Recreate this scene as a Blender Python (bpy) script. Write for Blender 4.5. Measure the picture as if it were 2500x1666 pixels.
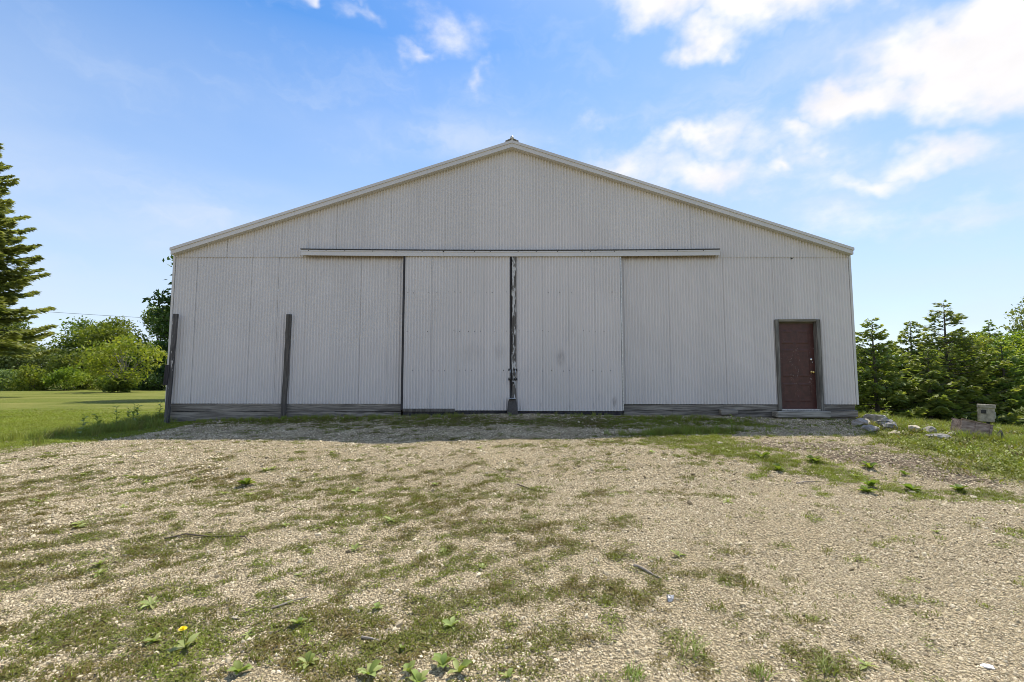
import bpy, math, random
import numpy as np
from mathutils import Vector, Matrix
for o in list(bpy.data.objects): bpy.data.objects.remove(o)
SC = bpy.context.scene
COL = SC.collection
R = math.radians
rng = np.random.default_rng(7)
random.seed(7)

# ------------------------------------------------------------------ camera, sky, sun, exposure
cd = bpy.data.cameras.new('camera')
cam = bpy.data.objects.new('camera', cd); COL.objects.link(cam)
cam.location = (0, 0, 1.6)
cam.rotation_euler = (R(90) + math.atan(84 / 1111), 0, 0)
cd.sensor_width = 36; cd.lens = 16.0; cd.clip_end = 3000; cd.clip_start = .05
SC.camera = cam
SUN_EL, SUN_AZ = 62.6, 30.0          # azimuth from +Y towards +X
SC.view_settings.view_transform = 'Standard'
SC.view_settings.look = 'None'
SC.view_settings.exposure = 0.50
SC.view_settings.gamma = 1
SC.view_settings.use_curve_mapping = False
sd = bpy.data.lights.new('sun', 'SUN'); sun = bpy.data.objects.new('sun', sd); COL.objects.link(sun)
sd.energy = 4.5; sd.angle = R(0.55); sd.color = (1, .93, .80)
e, a = R(SUN_EL), R(SUN_AZ)
sun_dir = Vector((math.sin(a) * math.cos(e), math.cos(a) * math.cos(e), math.sin(e)))
sun.rotation_euler = sun_dir.to_track_quat('Z', 'Y').to_euler()
SC.cycles.max_bounces = 6; SC.cycles.diffuse_bounces = 4; SC.cycles.transparent_max_bounces = 8
SC.cycles.sample_clamp_indirect = 4
SC.cycles.filter_width = 0.95

# ------------------------------------------------------------------ node helper
class N:
    def __init__(s, tree): s.t = tree; s.n = tree.nodes; s.l = tree.links
    def new(s, typ, ins=None, **kw):
        nd = s.n.new(typ)
        for k, v in kw.items(): setattr(nd, k, v)
        for k, v in (ins or {}).items(): s.put(nd.inputs[k], v)
        return nd
    def put(s, sock, v):
        if isinstance(v, bpy.types.NodeSocket): s.l.new(v, sock)
        else:
            if sock.type == 'RGBA' and len(v) == 3: v = (*v, 1)
            sock.default_value = v
    def m(s, op, a, b=None, c=None, clamp=False):
        nd = s.new('ShaderNodeMath', operation=op, use_clamp=clamp)
        for i, v in enumerate((a, b, c)):
            if v is not None: s.put(nd.inputs[i], v)
        return nd.outputs[0]
    def vm(s, op, a, b=None, out=0):
        nd = s.new('ShaderNodeVectorMath', operation=op)
        s.put(nd.inputs[0], a)
        if b is not None: s.put(nd.inputs[1], b)
        return nd.outputs['Value' if op in ('LENGTH', 'DOT_PRODUCT') else 'Vector']
    def mix(s, f, a, b, mode='MIX'):
        nd = s.new('ShaderNodeMix', data_type='RGBA', blend_type=mode)
        s.put(nd.inputs['Factor'], f); s.put(nd.inputs[6], a); s.put(nd.inputs[7], b)
        return nd.outputs[2]
    def noise(s, vec, scale, detail=3, rough=.55, dist=0, col=False):
        nd = s.new('ShaderNodeTexNoise', {'Vector': vec, 'Scale': scale, 'Detail': detail, 'Roughness': rough, 'Distortion': dist})
        return nd.outputs['Color' if col else 'Fac']
    def ss(s, v, lo, hi, a=0., b=1.):
        nd = s.new('ShaderNodeMapRange', {'Value': v, 'From Min': lo, 'From Max': hi, 'To Min': a, 'To Max': b}, interpolation_type='SMOOTHSTEP')
        return nd.outputs[0]
    def scl(s, v, sc, loc=(0, 0, 0)):
        return s.new('ShaderNodeMapping', {'Vector': v, 'Scale': sc, 'Location': loc}).outputs[0]

# ------------------------------------------------------------------ world: clear summer sky with clouds
W = bpy.data.worlds.new('World'); SC.world = W; W.use_nodes = True
n = N(W.node_tree); n.n.clear()
sky = n.new('ShaderNodeTexSky', sky_type='NISHITA')
sky.sun_disc = False; sky.sun_elevation = R(SUN_EL); sky.sun_rotation = R(SUN_AZ)
sky.air_density = 1.0; sky.dust_density = .6; sky.ozone_density = 2.0; sky.altitude = 200
d = n.new('ShaderNodeTexCoord').outputs['Generated']
sep = n.new('ShaderNodeSeparateXYZ', {0: d})
up = sep.outputs[2]
hs = n.new('ShaderNodeHueSaturation', {'Saturation': 1.34, 'Value': 1.08, 'Color': sky.outputs[0]})
warp = n.vm('SCALE', n.vm('SUBTRACT', n.noise(d, 7.0, 4, .6, col=True), (.5, .5, .5)), None)
warp.node.inputs['Scale'].default_value = .16
dw = n.vm('ADD', d, warp)
BLOBS = [  # centre direction, radii, weight: the cumulus in view
 ((.28, .70, .655), (.17, .12, .075), 1.0), ((.41, .665, .625), (.19, .12, .08), 1.1), ((.53, .60, .61), (.19, .12, .065), 1.05), ((.60, .54, .60), (.14, .12, .05), .9), ((.33, .735, .60), (.10, .12, .04), .7),
 ((.68, .575, .47), (.15, .16, .115), 1.25), ((.625, .635, .455), (.125, .14, .09), 1.2), ((.555, .70, .44), (.085, .12, .05), .95), ((.515, .745, .41), (.06, .1, .03), .7),
 ((.655, .68, .345), (.12, .12, .034), .75), ((.60, .73, .325), (.08, .1, .025), .6),
 ((.33, .835, .447), (.16, .14, .045), .62), ((.36, .85, .385), (.2, .16, .05), .62), ((.22, .88, .42), (.16, .14, .07), .42), ((.45, .80, .40), (.2, .2, .10), .3), ((.49, .79, .37), (.035, .1, .022), .55),
 ((-.135, .785, .605), (.075, .1, .036), .27), ((-.17, .79, .588), (.05, .1, .022), .42), ((-.065, .829, .555), (.034, .08, .024), .42), ((-.311, .718, .628), (.05, .1, .014), .5), ((-.25,.755,.605),(.05,.1,.014),.32),
 ((.62, .74, .25), (.3, .2, .05), .25)]
dens = None
for c, r, w in BLOBS:
    q = n.vm('MULTIPLY', n.vm('SUBTRACT', dw, c), tuple(1 / v for v in r))
    v = n.m('MULTIPLY', n.m('SUBTRACT', 1.0, n.vm('LENGTH', q)), w)
    dens = v if dens is None else n.m('MAXIMUM', dens, v)
dens = n.m('MAXIMUM', dens, -.6)
fine = n.noise(n.scl(d, (1, 1, 1.7)), 9.0, 8, .58)
# unseen clouds behind the camera, by noise, increased to whiten the wall's light
else_n = n.ss(n.noise(n.scl(d, (1, 1, 2.2)), 2.3, 3, .5), .40, .66, -.45, .6)
back = n.ss(sep.outputs[1], .25, -.1, 0., 1.)
dens = n.m('MAXIMUM', dens, n.m('SUBTRACT', n.m('MULTIPLY', n.m('ADD', else_n, .6), back), .6))
cov = n.ss(n.m('ADD', dens, n.m('MULTIPLY', n.m('SUBTRACT', fine, .5), 1.15)), -.03, .70)
wisp = n.ss(n.noise(n.scl(dw, (1.6, 1.6, 6.0)), 2.6, 7, .62), .48, .82, 0., .26)
veil = n.m('POWER', n.m('SUBTRACT', 1.0, n.m('MULTIPLY', up, 1.66, clamp=True), clamp=True), .7)
veil = n.m('MULTIPLY', veil, n.ss(n.noise(n.scl(d, (1.5, 1.5, 5)), 1.8, 4, .5), .25, .7, .74, .98))
thin = n.m('SUBTRACT', 1.0, n.m('MULTIPLY', n.m('SUBTRACT', 1.0, wisp), n.m('SUBTRACT', 1.0, n.m('MULTIPLY', veil, .98))))
streak = n.ss(n.noise(n.scl(dw, (1.2, 1.2, 3.6)), 3.4, 7, .6), .34, .70)
for c, r, w in (((.34, .83, .43), (.34, .3, .14), .75), ((-.1, .87, .47), (.26, .2, .06), .6), ((-.58, .75, .28), (.42, .3, .10), .6), ((.66, .70, .28), (.34, .3, .12), .6), ((.5, .70, .52), (.25, .2, .10), .4)):
    q = n.vm('MULTIPLY', n.vm('SUBTRACT', d, c), tuple(1 / v for v in r))
    hz = n.m('MULTIPLY', n.ss(n.vm('LENGTH', q), 1.0, .1, 0., w), streak)
    thin = n.m('MAXIMUM', thin, n.m('ADD', hz, n.m('MULTIPLY', thin, n.m('SUBTRACT', 1.0, hz))))
thin = n.m('MULTIPLY', thin, n.ss(up, -.02, .03))
c1 = n.mix(thin, hs.outputs[0], (3.85, 4.35, 5.2))
shade = n.ss(n.noise(n.scl(d, (1, 1, 1.6), (.03, 0, .05)), 6.0, 5, .55), .3, .7, .9, 1.04)
cl = n.vm('SCALE', (5.7, 5.55, 5.55)); n.l.new(shade, cl.node.inputs['Scale'])
c2 = n.mix(n.m('MULTIPLY', cov, .97), c1, cl)
bg = n.new('ShaderNodeBackground', {'Color': c2, 'Strength': .135})
wo = n.new('ShaderNodeOutputWorld', {0: bg.outputs[0]})

# ------------------------------------------------------------------ object helpers
def tag(o, label=None, cat=None, group=None, kind=None):
    if label: o['label'] = label
    if cat: o['category'] = cat
    if group: o['group'] = group
    if kind: o['kind'] = kind
    return o
def empty(name, loc=(0, 0, 0), rz=0):
    o = bpy.data.objects.new(name, None); COL.objects.link(o)
    o.location = loc; o.rotation_euler = (0, 0, rz); o.empty_display_size = .2
    return o
class MB:
    """collects shapes, builds ONE mesh"""
    def __init__(s): s.v = []; s.f = []; s.t = []; s.nv = 0
    def add(s, verts, faces, tone=.5):
        verts = np.asarray(verts, float).reshape(-1, 3); k = s.nv
        s.v.append(verts); s.nv += len(verts)
        s.f += [tuple(int(i) + k for i in f) for f in faces]
        s.t += [tone] * len(faces)
        return s
    def box(s, x0, x1, y0, y1, z0, z1, jit=0, tone=.5):
        v = np.array([(x, y, z) for z in (z0, z1) for y in (y0, y1) for x in (x0, x1)], float)
        if jit: v += rng.uniform(-jit, jit, v.shape)
        return s.add(v, [(0, 2, 3, 1), (4, 5, 7, 6), (0, 1, 5, 4), (2, 6, 7, 3), (0, 4, 6, 2), (1, 3, 7, 5)], tone)
    def tube(s, pts, radii, k=6, tone=.5, cap=True):
        pts = np.asarray(pts, float); m = len(pts)
        if np.isscalar(radii): radii = [radii] * m
        t = np.gradient(pts, axis=0); t /= np.linalg.norm(t, axis=1)[:, None] + 1e-9
        up = np.array((0, 0, 1.)) if abs(t[0, 2]) < .9 else np.array((1., 0, 0))
        V = []
        for i in range(m):
            u = np.cross(t[i], up); u /= np.linalg.norm(u) + 1e-9; w = np.cross(u, t[i])
            for j in range(k):
                an = 2 * math.pi * j / k
                V.append(pts[i] + radii[i] * (u * math.cos(an) + w * math.sin(an)))
        F = [(i * k + j, i * k + (j + 1) % k, (i + 1) * k + (j + 1) % k, (i + 1) * k + j) for i in range(m - 1) for j in range(k)]
        if cap: F += [tuple(range(k))[::-1], tuple((m - 1) * k + j for j in range(k))]
        return s.add(V, F, tone)
    def quads(s, V, tones):
        """V: n x 4 x 3"""
        V = np.asarray(V); k = s.nv; m = len(V)
        s.v.append(V.reshape(-1, 3)); s.nv += 4 * m
        s.f += (np.arange(4 * m).reshape(-1, 4) + k).tolist(); s.t += list(tones)
        return s
    def build(s, name, mat, parent=None, smooth=False, bevel=0):
        me = bpy.data.meshes.new(name)
        me.from_pydata(np.concatenate(s.v).tolist(), [], s.f); me.validate()
        if len(s.t) == len(me.polygons):
            at = me.attributes.new('tone', 'FLOAT', 'FACE'); at.data.foreach_set('value', np.asarray(s.t, np.float32))
        if smooth: me.polygons.foreach_set('use_smooth', [True] * len(me.polygons))
        me.materials.append(mat)
        o = bpy.data.objects.new(name, me); COL.objects.link(o)
        if parent: o.parent = parent
        if bevel:
            b = o.modifiers.new('bevel', 'BEVEL'); b.width = bevel; b.segments = 1; b.limit_method = 'ANGLE'
        return o
def inst(o, name=None, parent=None, loc=None, rz=None, scale=None):
    c = o.copy(); COL.objects.link(c)
    if parent is not None: c.parent = parent
    if loc is not None: c.location = loc
    if rz is not None: c.rotation_euler = (0, 0, rz)
    if scale is not None: c.scale = (scale,) * 3 if np.isscalar(scale) else scale
    return c
def copy_tree(o, parent=None):
    c = o.copy(); COL.objects.link(c)
    if parent: c.parent = parent
    for ch in o.children: copy_tree(ch, c)
    return c

# ------------------------------------------------------------------ terrain
XN=np.array([-600,-60,-25,-14,-10,-8,-4,0,4,8,10,14,25,60,600.])
YN=np.array([-60,-6,0,2.5,5,7,8.2,9.3,10.6,13,18,30,60,150,900.])
ZT=np.array([
[ 0, 0, 0, 0, 0, 0, 0, 0, 0, 0,0,0,0,0,0],
[ 0, 0, 0, 0, 0, 0, 0, 0, 0, 0,0,0,0,0,0],
[ 0, 0, 0,.02,.03,.03,.04,.04,.03,.02,0,0,0,0,0],
[ 0, 0,.03,.05,.06,.08,.10,.10,.09,.06,.02,0,-.05,-.1,0],
[ 0, 0,.06,.12,.16,.20,.27,.30,.27,.18,.10,0,-.1,-.2,0],
[ 0, 0,.10,.20,.28,.34,.46,.50,.46,.34,.22,.06,-.1,-.3,0],
[ 0, 0,.12,.22,.34,.42,.53,.56,.53,.42,.28,.10,-.1,-.3,0],
[ 0, 0,.13,.24,.38,.46,.56,.60,.57,.50,.32,.12,-.1,-.3,0],
[ 0, 0,.14,.25,.42,.54,.66,.74,.68,.59,.36,.14,-.1,-.3,0],
[ 0, 0,.14,.25,.36,.50,.64,.70,.66,.50,.30,.08,-.15,-.3,0],
[ 0, 0,.12,.20,.28,.40,.45,.5,.45,.36,.12,-.1,-.2,-.3,0],
[ 0, 0,.10,.14,.16,.2,.25,.3,.25,.1,-.05,-.2,-.3,-.3,0],
[ 0, .05,.08,.1,.1,.1,.1,.1,.0,-.1,-.2,-.3,-.3,-.3,0],
[ 0, 0, 0, 0, 0, 0, 0, 0, 0, 0,0,0,0,0,0],
[ 0, 0, 0, 0, 0, 0, 0, 0, 0, 0,0,0,0,0,0]])
def _w(t): return t*t*(3-2*t)*.5+t*.5
def terrain0(x,y):
    i=np.clip(np.searchsorted(XN,x)-1,0,len(XN)-2); j=np.clip(np.searchsorted(YN,y)-1,0,len(YN)-2)
    u=_w(np.clip((x-XN[i])/(XN[i+1]-XN[i]),0,1)); v=_w(np.clip((y-YN[j])/(YN[j+1]-YN[j]),0,1))
    return (ZT[j,i]*(1-u)+ZT[j,i+1]*u)*(1-v)+(ZT[j+1,i]*(1-u)+ZT[j+1,i+1]*u)*v
def vnoise(x, y, seed=0):
    xi = np.floor(x).astype(np.int64); yi = np.floor(y).astype(np.int64)
    fx = x - xi; fy = y - yi; fx = fx*fx*(3-2*fx); fy = fy*fy*(3-2*fy)
    def h(a, b):
        k = (a * 374761393 + b * 668265263 + seed * 1442695041) & 0x7fffffff
        k = ((k ^ (k >> 13)) * 1274126177) & 0x7fffffff
        return ((k ^ (k >> 16)) & 0xffff) / 65535.
    return (h(xi,yi)*(1-fx)+h(xi+1,yi)*fx)*(1-fy)+(h(xi,yi+1)*(1-fx)+h(xi+1,yi+1)*fx)*fy
def fbm(x, y, seed=0, o=4):
    s = 0; am = .5
    for i in range(o):
        s = s + am * vnoise(x * 2**i, y * 2**i, seed + i * 17); am *= .5
    return s / (1 - .5**o)
def terrain(x, y):
    x = np.asarray(x, float); y = np.asarray(y, float)
    near = np.clip((40 - np.hypot(x, y - 6)) / 20, 0, 1)
    return terrain0(x, y) + near * (.05 * (fbm(x * .9, y * .9, 3, 3) - .5) + .022 * (fbm(x * 5, y * 5, 5, 2) - .5))
def T(x, y): return float(terrain(x, y))
def sstep(v, a, b):
    t = np.clip((v - a) / (b - a), 0, 1); return t * t * (3 - 2 * t)

# ground cover: how much lawn, bark mulch and creeping green there is at a point
def lawn(x, y):
    j = (fbm(x * 1.3, y * 1.3, 21) - .5) * 1.3 + (fbm(x * 5, y * 5, 22) - .5) * .9
    yl = np.interp(x, [-60, -14, -9, -8.26, -7.8, -7.35, -7.1, -7.0], [2, 6.4, 7.3, 7.45, 7.7, 8.0, 8.7, 10.9])
    L = sstep(y - yl + j, -.3, .7) * (x < -6.9)
    xr = np.interp(y, [0, 3, 4.5, 5.7, 6.5, 8.1, 9.4, 10.6, 12], [7.8, 7.0, 6.5, 6.25, 6.0, 6.35, 7.0, 7.9, 8.1])
    Rr = sstep(x - xr + j * .8, -.35, .8)
    return np.maximum(np.maximum(L, Rr), sstep(y, 12, 13.5))
GREEN = [ # x, y, rx, ry, rotation, amount
 (2.8,7.7,1.1,.65,0,.95),(3.0,7.0,.9,.6,-.6,.85),(3.5,6.4,.75,.45,-.7,.85),(2.6,6.2,1.3,.8,0,.42),(1.6,7.6,.8,.4,0,.6),(4.1,5.85,.75,.42,-.5,.82),(4.55,5.35,.5,.35,-.9,.85),(2.4,7.2,.5,.4,0,.6),
 (3.9,6.9,.18,.5,.3,.8),(4.2,6.2,.2,.5,.3,.8),(5.35,5.2,.5,.4,-.5,.8),(4.4,4.1,.5,.5,0,.6),(4.2,3.5,.5,.3,0,.5),(2.23,4.95,.35,.2,-.4,.55),(2.4,4.75,.3,.15,-.4,.45),
 (-1.9,2.75,.9,.5,.3,.72),(-.9,2.65,.8,.45,.2,.9),(-.45,2.95,.55,.4,0,.85),(0,2.6,.6,.4,0,.82),(-2.6,2.6,.6,.3,.3,.6),(-1.2,3.2,.7,.3,.4,.58),(-.2,3.4,.5,.3,0,.5),(-2.4,3.1,.4,.3,.3,.5),
 (-3.6,4.2,1.2,.3,.45,.55),(-2.7,4.95,1.4,.3,.35,.5),(-1.6,4.35,1.2,.35,.35,.56),(-1.0,5.4,1.2,.3,.2,.45),(-3.8,3.5,.8,.3,.4,.55),(-3.0,3.2,.6,.25,.4,.5),
 (.47,3.3,.22,.12,0,.75),(.72,3.36,.16,.08,0,.7),(.22,3.2,.2,.12,0,.7),(.95,2.6,.2,.1,0,.7),(1.62,2.5,.22,.2,.6,.75),(.3,2.5,.3,.2,0,.6),(.75,2.95,.12,.08,0,.6),(1.3,3.0,.1,.07,0,.6),
 (-3.14,5.52,.3,.12,0,.95),(-5.85,5.45,.3,.2,0,.8),(.02,5.94,.4,.15,0,.6),(.4,7.2,1.6,.35,0,.5),(-.8,7.7,1.2,.2,0,.45),(1.2,7.8,.9,.3,0,.5),(-4.4,7.7,.6,.15,0,.4),
 (-4.5,10.1,2.6,.45,0,1.0),(-1.2,9.7,2.0,.7,0,.95),(1.6,9.6,2.6,.6,0,.95),(4.2,9.7,1.6,.5,0,.75),(-2.8,9.3,2.0,.6,0,.7),(.8,9.5,1.2,.35,0,.6),(2.6,9.5,1.2,.5,0,.75),(3.3,10.1,1.3,.3,0,.8),(-2.2,9.0,1.2,.3,0,.5),(6.5,9.7,.8,.15,0,.4),(3.3,8.45,1.2,.22,.2,.95)]
def green(x, y):
    g = .34 * sstep(7.3 - y, -.8, 2.5) * sstep(1.2 - x, -1.2, 1.8) + .20 + .12 * sstep(3.6 - y, 0, 1.2) * sstep(1.0 - x, 0, 1)
    for cx, cy, rx, ry, ro, am in GREEN:
        c, s = math.cos(ro), math.sin(ro); dx, dy = x - cx, y - cy
        g = np.maximum(g, am * np.exp(-(((dx*c+dy*s)/rx)**2 + ((-dx*s+dy*c)/ry)**2) * .9))
    u = x * .88 + y * .47; v = -x * .47 + y * .88
    m = fbm(u * 2.4, v * 5.5, 31, 4); m2 = fbm(u * 9, v * 16, 41, 4)
    return np.clip(sstep(g + (m - .5) * 1.0 + (m2 - .5) * 1.25, .36, .82), 0, 1) * (1 - mulch(x, y) * .7)
def mulch(x, y):
    k = 0
    for cx, cy, rx, ry, ro in ((4.9,7.35,1.3,.55,0),(5.55,6.7,.75,.6,0),(5.65,6.0,.5,.55,0),(4.9,6.7,.6,.4,0)):
        k = np.maximum(k, np.exp(-(((x-cx)/rx)**2 + ((y-cy)/ry)**2)))
    return sstep(k + (fbm(x*3, y*3, 51) - .5) * .6, .25, .7)

# ------------------------------------------------------------------ materials
def mat(name):
    m = bpy.data.materials.new(name); m.use_nodes = True; n = N(m.node_tree); n.n.clear()
    n.out = n.new('ShaderNodeOutputMaterial'); return m, n
def finish(n, shader): n.l.new(shader, n.out.inputs[0])
def bsdf(n, color, rough=.7, metal=0, normal=None, spec=.5):
    b = n.new('ShaderNodeBsdfPrincipled', {'Base Color': color, 'Roughness': rough, 'Metallic': metal, 'Specular IOR Level': spec})
    if normal is not None: n.l.new(normal, b.inputs['Normal'])
    return b.outputs[0]
def bump(n, h, strength=.4, dist=.01):
    return n.new('ShaderNodeBump', {'Height': h, 'Strength': strength, 'Distance': dist}).outputs[0]
def pos(n): return n.new('ShaderNodeNewGeometry').outputs['Position']
def objrand(n): return n.new('ShaderNodeObjectInfo').outputs['Random']
def plain(name, col, rough=.6, metal=0, var=.25, scale=30):
    m, n = mat(name); p = pos(n)
    f = n.noise(p, scale, 4)
    c = n.mix(n.ss(f, .3, .7), tuple(v * (1 - var) for v in col), tuple(min(1, v * (1 + var)) for v in col))
    finish(n, bsdf(n, c, rough, metal, bump(n, f, .2, .004))); return m

def sheet_material(name, base, grime, stain=None):
    m, n = mat(name); p = pos(n)
    st = n.noise(n.scl(p, (5, 4, .5)), 1.0, 3, .5)
    big = n.noise(n.scl(p, (.8, .5, .5)), 1.0, 3)
    c = n.mix(n.ss(st, .25, .75), tuple(v * .97 for v in base), tuple(v * 1.02 for v in base))
    c = n.mix(n.ss(big, .35, .7), c, tuple(v * .94 for v in base))
    c = n.mix(n.m('MULTIPLY', objrand(n), .12), c, (.44, .43, .42))
    # splash dirt and scuffs low on the sheets, rusty runs from lap joints
    z = n.new('ShaderNodeSeparateXYZ', {0: p}).outputs[2]
    sp = n.m('MULTIPLY', n.ss(z, 1.5, .8), n.ss(n.noise(n.scl(p, (14, 3, 3)), 1.0, 5, .7), .55, .75, 0, .5))
    c = n.mix(sp, c, grime)
    spot = n.ss(n.noise(n.scl(p, (30, 10, 9)), 1.0, 4, .7), .70, .78, 0, .3)
    c = n.mix(n.m('MULTIPLY', spot, n.ss(n.noise(p, .6, 2), .48, .62)), c, grime)
    if stain: c = stain(n, p, z, c)
    finish(n, bsdf(n, c, .38, 0, None, .5)); return m
def wall_stain(n, p, z, c):
    x = n.m('ABSOLUTE', n.new('ShaderNodeSeparateXYZ', {0: p}).outputs[0])
    drip = n.noise(n.scl(p, (22, 2, 1.2)), 1.0, 4, .6)
    under = n.m('MULTIPLY', n.ss(n.m('SUBTRACT', z, n.m('MULTIPLY', drip, .16)), 4.20, 4.36), n.m('MULTIPLY', n.ss(z, 4.45, 4.40), n.m('MULTIPLY', n.ss(x, 2.45, 2.6), n.ss(x, 4.9, 4.75))))
    c = n.mix(n.m('MULTIPLY', under, .75), c, (.22, .155, .085))
    rk = n.m('ADD', z, n.m('MULTIPLY', x, .326))
    fr = n.ss(n.m('SUBTRACT', rk, n.m('MULTIPLY', drip, .22)), 6.86, 7.06)
    return n.mix(n.m('MULTIPLY', fr, .5), c, (.27, .22, .14))
def door_stain(n, p, z, c):
    for ctr, rad, k in (((1.12, 10.5, 2.0), (.16, 9, .26), .5), ((-.95, 10.5, 2.1), (.4, 9, .35), .18), ((-.3, 10.5, 2.15), (.25, 9, .3), .2), ((2.35, 10.5, 1.0), (.09, 9, .14), .8)):
        q = n.vm('LENGTH', n.vm('MULTIPLY', n.vm('SUBTRACT', p, ctr), tuple(1 / v for v in rad)))
        g = n.m('MULTIPLY', n.ss(q, 1.0, .1), n.ss(n.noise(n.scl(p, (18, 3, 6)), 1.0, 4, .6), .35, .65, .25, 1))
        c = n.mix(n.m('MULTIPLY', g, k), c, (.19, .17, .165))
    return c
M = {}
M['sheet'] = sheet_material('painted_sheet', (.69, .65, .62), (.24, .20, .16), wall_stain)
M['door_sheet'] = sheet_material('door_sheet', (.70, .66, .63), (.2, .18, .17), door_stain)
M['trim'] = sheet_material('trim_metal', (.62, .59, .56), (.3, .27, .22))
M['roofing'] = plain('roofing', (.5, .5, .49), .45)
def wood(name, axis, dark, light, paint=None):
    m, n = mat(name); p = pos(n)
    sc = [38, 38, 38]; sc[axis] = 2.2
    g = n.noise(n.scl(p, tuple(sc)), 1.0, 5, .65, .3)
    sc2 = [9, 9, 9]; sc2[axis] = .9
    g2 = n.noise(n.scl(p, tuple(sc2)), 1.0, 3, .5)
    c = n.mix(n.ss(g, .33, .66), dark, light)
    c = n.mix(n.ss(g2, .42, .7, 0, .7), c, tuple(v * .55 for v in dark))
    c = n.mix(n.m('MULTIPLY', objrand(n), .3), c, tuple(v * .8 for v in light))
    if paint:
        sc3 = [24, 24, 24]; sc3[axis] = 4.5
        pf = n.ss(n.noise(n.scl(p, tuple(sc3)), 1.0, 6, .7), paint[1], paint[1] + .04)
        c = n.mix(pf, c, paint[0])
    finish(n, bsdf(n, c, .85, 0, bump(n, g, .6, .006), .2)); return m
M['plank'] = wood('grey_plank', 0, (.09, .08, .068), (.37, .335, .285))
M['post'] = wood('grey_post', 2, (.055, .05, .045), (.19, .175, .155))
M['post_paint'] = wood('flaking_post', 2, (.05, .047, .046), (.17, .16, .155), ((.5, .47, .45), .60))
M['stile'] = wood('flaking_stile', 2, (.055, .05, .045), (.19, .175, .155), ((.55, .54, .52), .50))
M['dark_wood'] = wood('dark_wood', 2, (.025, .023, .025), (.075, .07, .072))
M['frame'] = wood('door_frame_wood', 2, (.08, .075, .065), (.27, .25, .22))
M['head'] = wood('door_head_wood', 0, (.10, .09, .072), (.30, .265, .205))
M['step'] = wood('pale_step', 0, (.15, .14, .12), (.42, .395, .34))
M['iron'] = plain('dark_iron', (.03, .028, .027), .6, .3)
M['zinc'] = plain('zinc', (.55, .54, .52), .45, .6)
M['brass'] = plain('brass', (.75, .55, .22), .25, 1.0, .1)
M['chrome'] = plain('chrome', (.75, .73, .7), .2, 1.0, .1)
M['concrete'] = plain('block', (.075, .068, .062), .9)
def maroon():
    m, n = mat('maroon_door_paint'); p = pos(n)
    f = n.noise(p, 9, 5, .6)
    c = n.mix(n.ss(f, .3, .7), (.058, .0185, .0135), (.09, .028, .021))
    a1 = n.ss(n.noise(n.scl(p, (50, 20, 14)), 1.0, 4, .75), .62, .66)
    a2 = n.ss(n.noise(n.scl(p, (9, 20, 95)), 1.0, 4, .75), .64, .68)
    msk = n.ss(n.noise(n.scl(p, (4, 3, 2.4)), 1.0, 2), .48, .60)
    z = n.new('ShaderNodeSeparateXYZ', {0: p}).outputs[2]
    msk = n.m('MULTIPLY', msk, n.m('MULTIPLY', n.ss(z, 1.0, 1.25), n.ss(z, 2.6, 2.35)))
    c = n.mix(n.m('MULTIPLY', n.m('MAXIMUM', a1, a2), msk), c, (.40, .32, .29))
    finish(n, bsdf(n, c, .5, 0, bump(n, f, .15, .003))); return m
M['maroon'] = maroon()
def ground_material():
    m, n = mat('ground'); p = pos(n)
    A = lambda k: n.new('ShaderNodeAttribute', attribute_name=k).outputs['Fac']
    L, G, U = A('lawn'), A('green'), A('mulch')
    v1 = n.new('ShaderNodeTexVoronoi', {'Vector': p, 'Scale': 55., 'Randomness': 1.})
    v2 = n.new('ShaderNodeTexVoronoi', {'Vector': p, 'Scale': 120., 'Randomness': 1.})
    r1 = n.new('ShaderNodeSeparateXYZ', {0: v1.outputs['Color']}).outputs[0]
    f1 = n.noise(p, 1.1, 4); f2 = n.noise(p, 9, 5, .65); f3 = n.noise(p, 60, 4, .6)
    grav = n.mix(r1, (.295, .238, .145), (.635, .53, .345))
    grav = n.mix(n.ss(f2, .35, .7), grav, (.48, .398, .256))
    grav = n.mix(n.ss(f1, .4, .75, 0, .6), grav, (.38, .31, .192))
    grav = n.mix(n.ss(v1.outputs['Distance'], .32, .66, 0, .62), grav, (.11, .088, .056))
    u1 = n.new('ShaderNodeTexVoronoi', {'Vector': n.scl(p, (30, 70, 50)), 'Scale': 1.})
    mul = n.mix(n.new('ShaderNodeSeparateXYZ', {0: u1.outputs['Color']}).outputs[0], (.075, .05, .036), (.25, .19, .145))
    gl = n.mix(n.ss(f3, .3, .7), (.075, .07, .025), (.17, .15, .06))
    lw = n.mix(n.ss(n.noise(n.scl(p, (3.5, 1.2, 1)), 1.0, 5, .65), .3, .72), (.14, .165, .028), (.24, .245, .055))
    lw = n.mix(n.ss(n.noise(p, 11, 6, .75), .38, .66), lw, (.10, .135, .022))
    lw = n.mix(n.ss(n.noise(n.scl(p, (.16, .5, 1)), 1.0, 3), .42, .68, 0, .55), lw, (.30, .275, .09))
    c = n.mix(n.m('MULTIPLY', U, .9), grav, mul)
    c = n.mix(n.m('MULTIPLY', G, .5), c, gl)
    c = n.mix(L, c, lw)
    h = n.m('ADD', n.m('MULTIPLY', v1.outputs['Distance'], -1.), n.m('ADD', n.m('MULTIPLY', v2.outputs['Distance'], -.4), n.m('MULTIPLY', f2, 1.2)))
    finish(n, bsdf(n, c, .95, 0, bump(n, h, 1.0, .02), .1)); return m
M['ground'] = ground_material()
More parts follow.
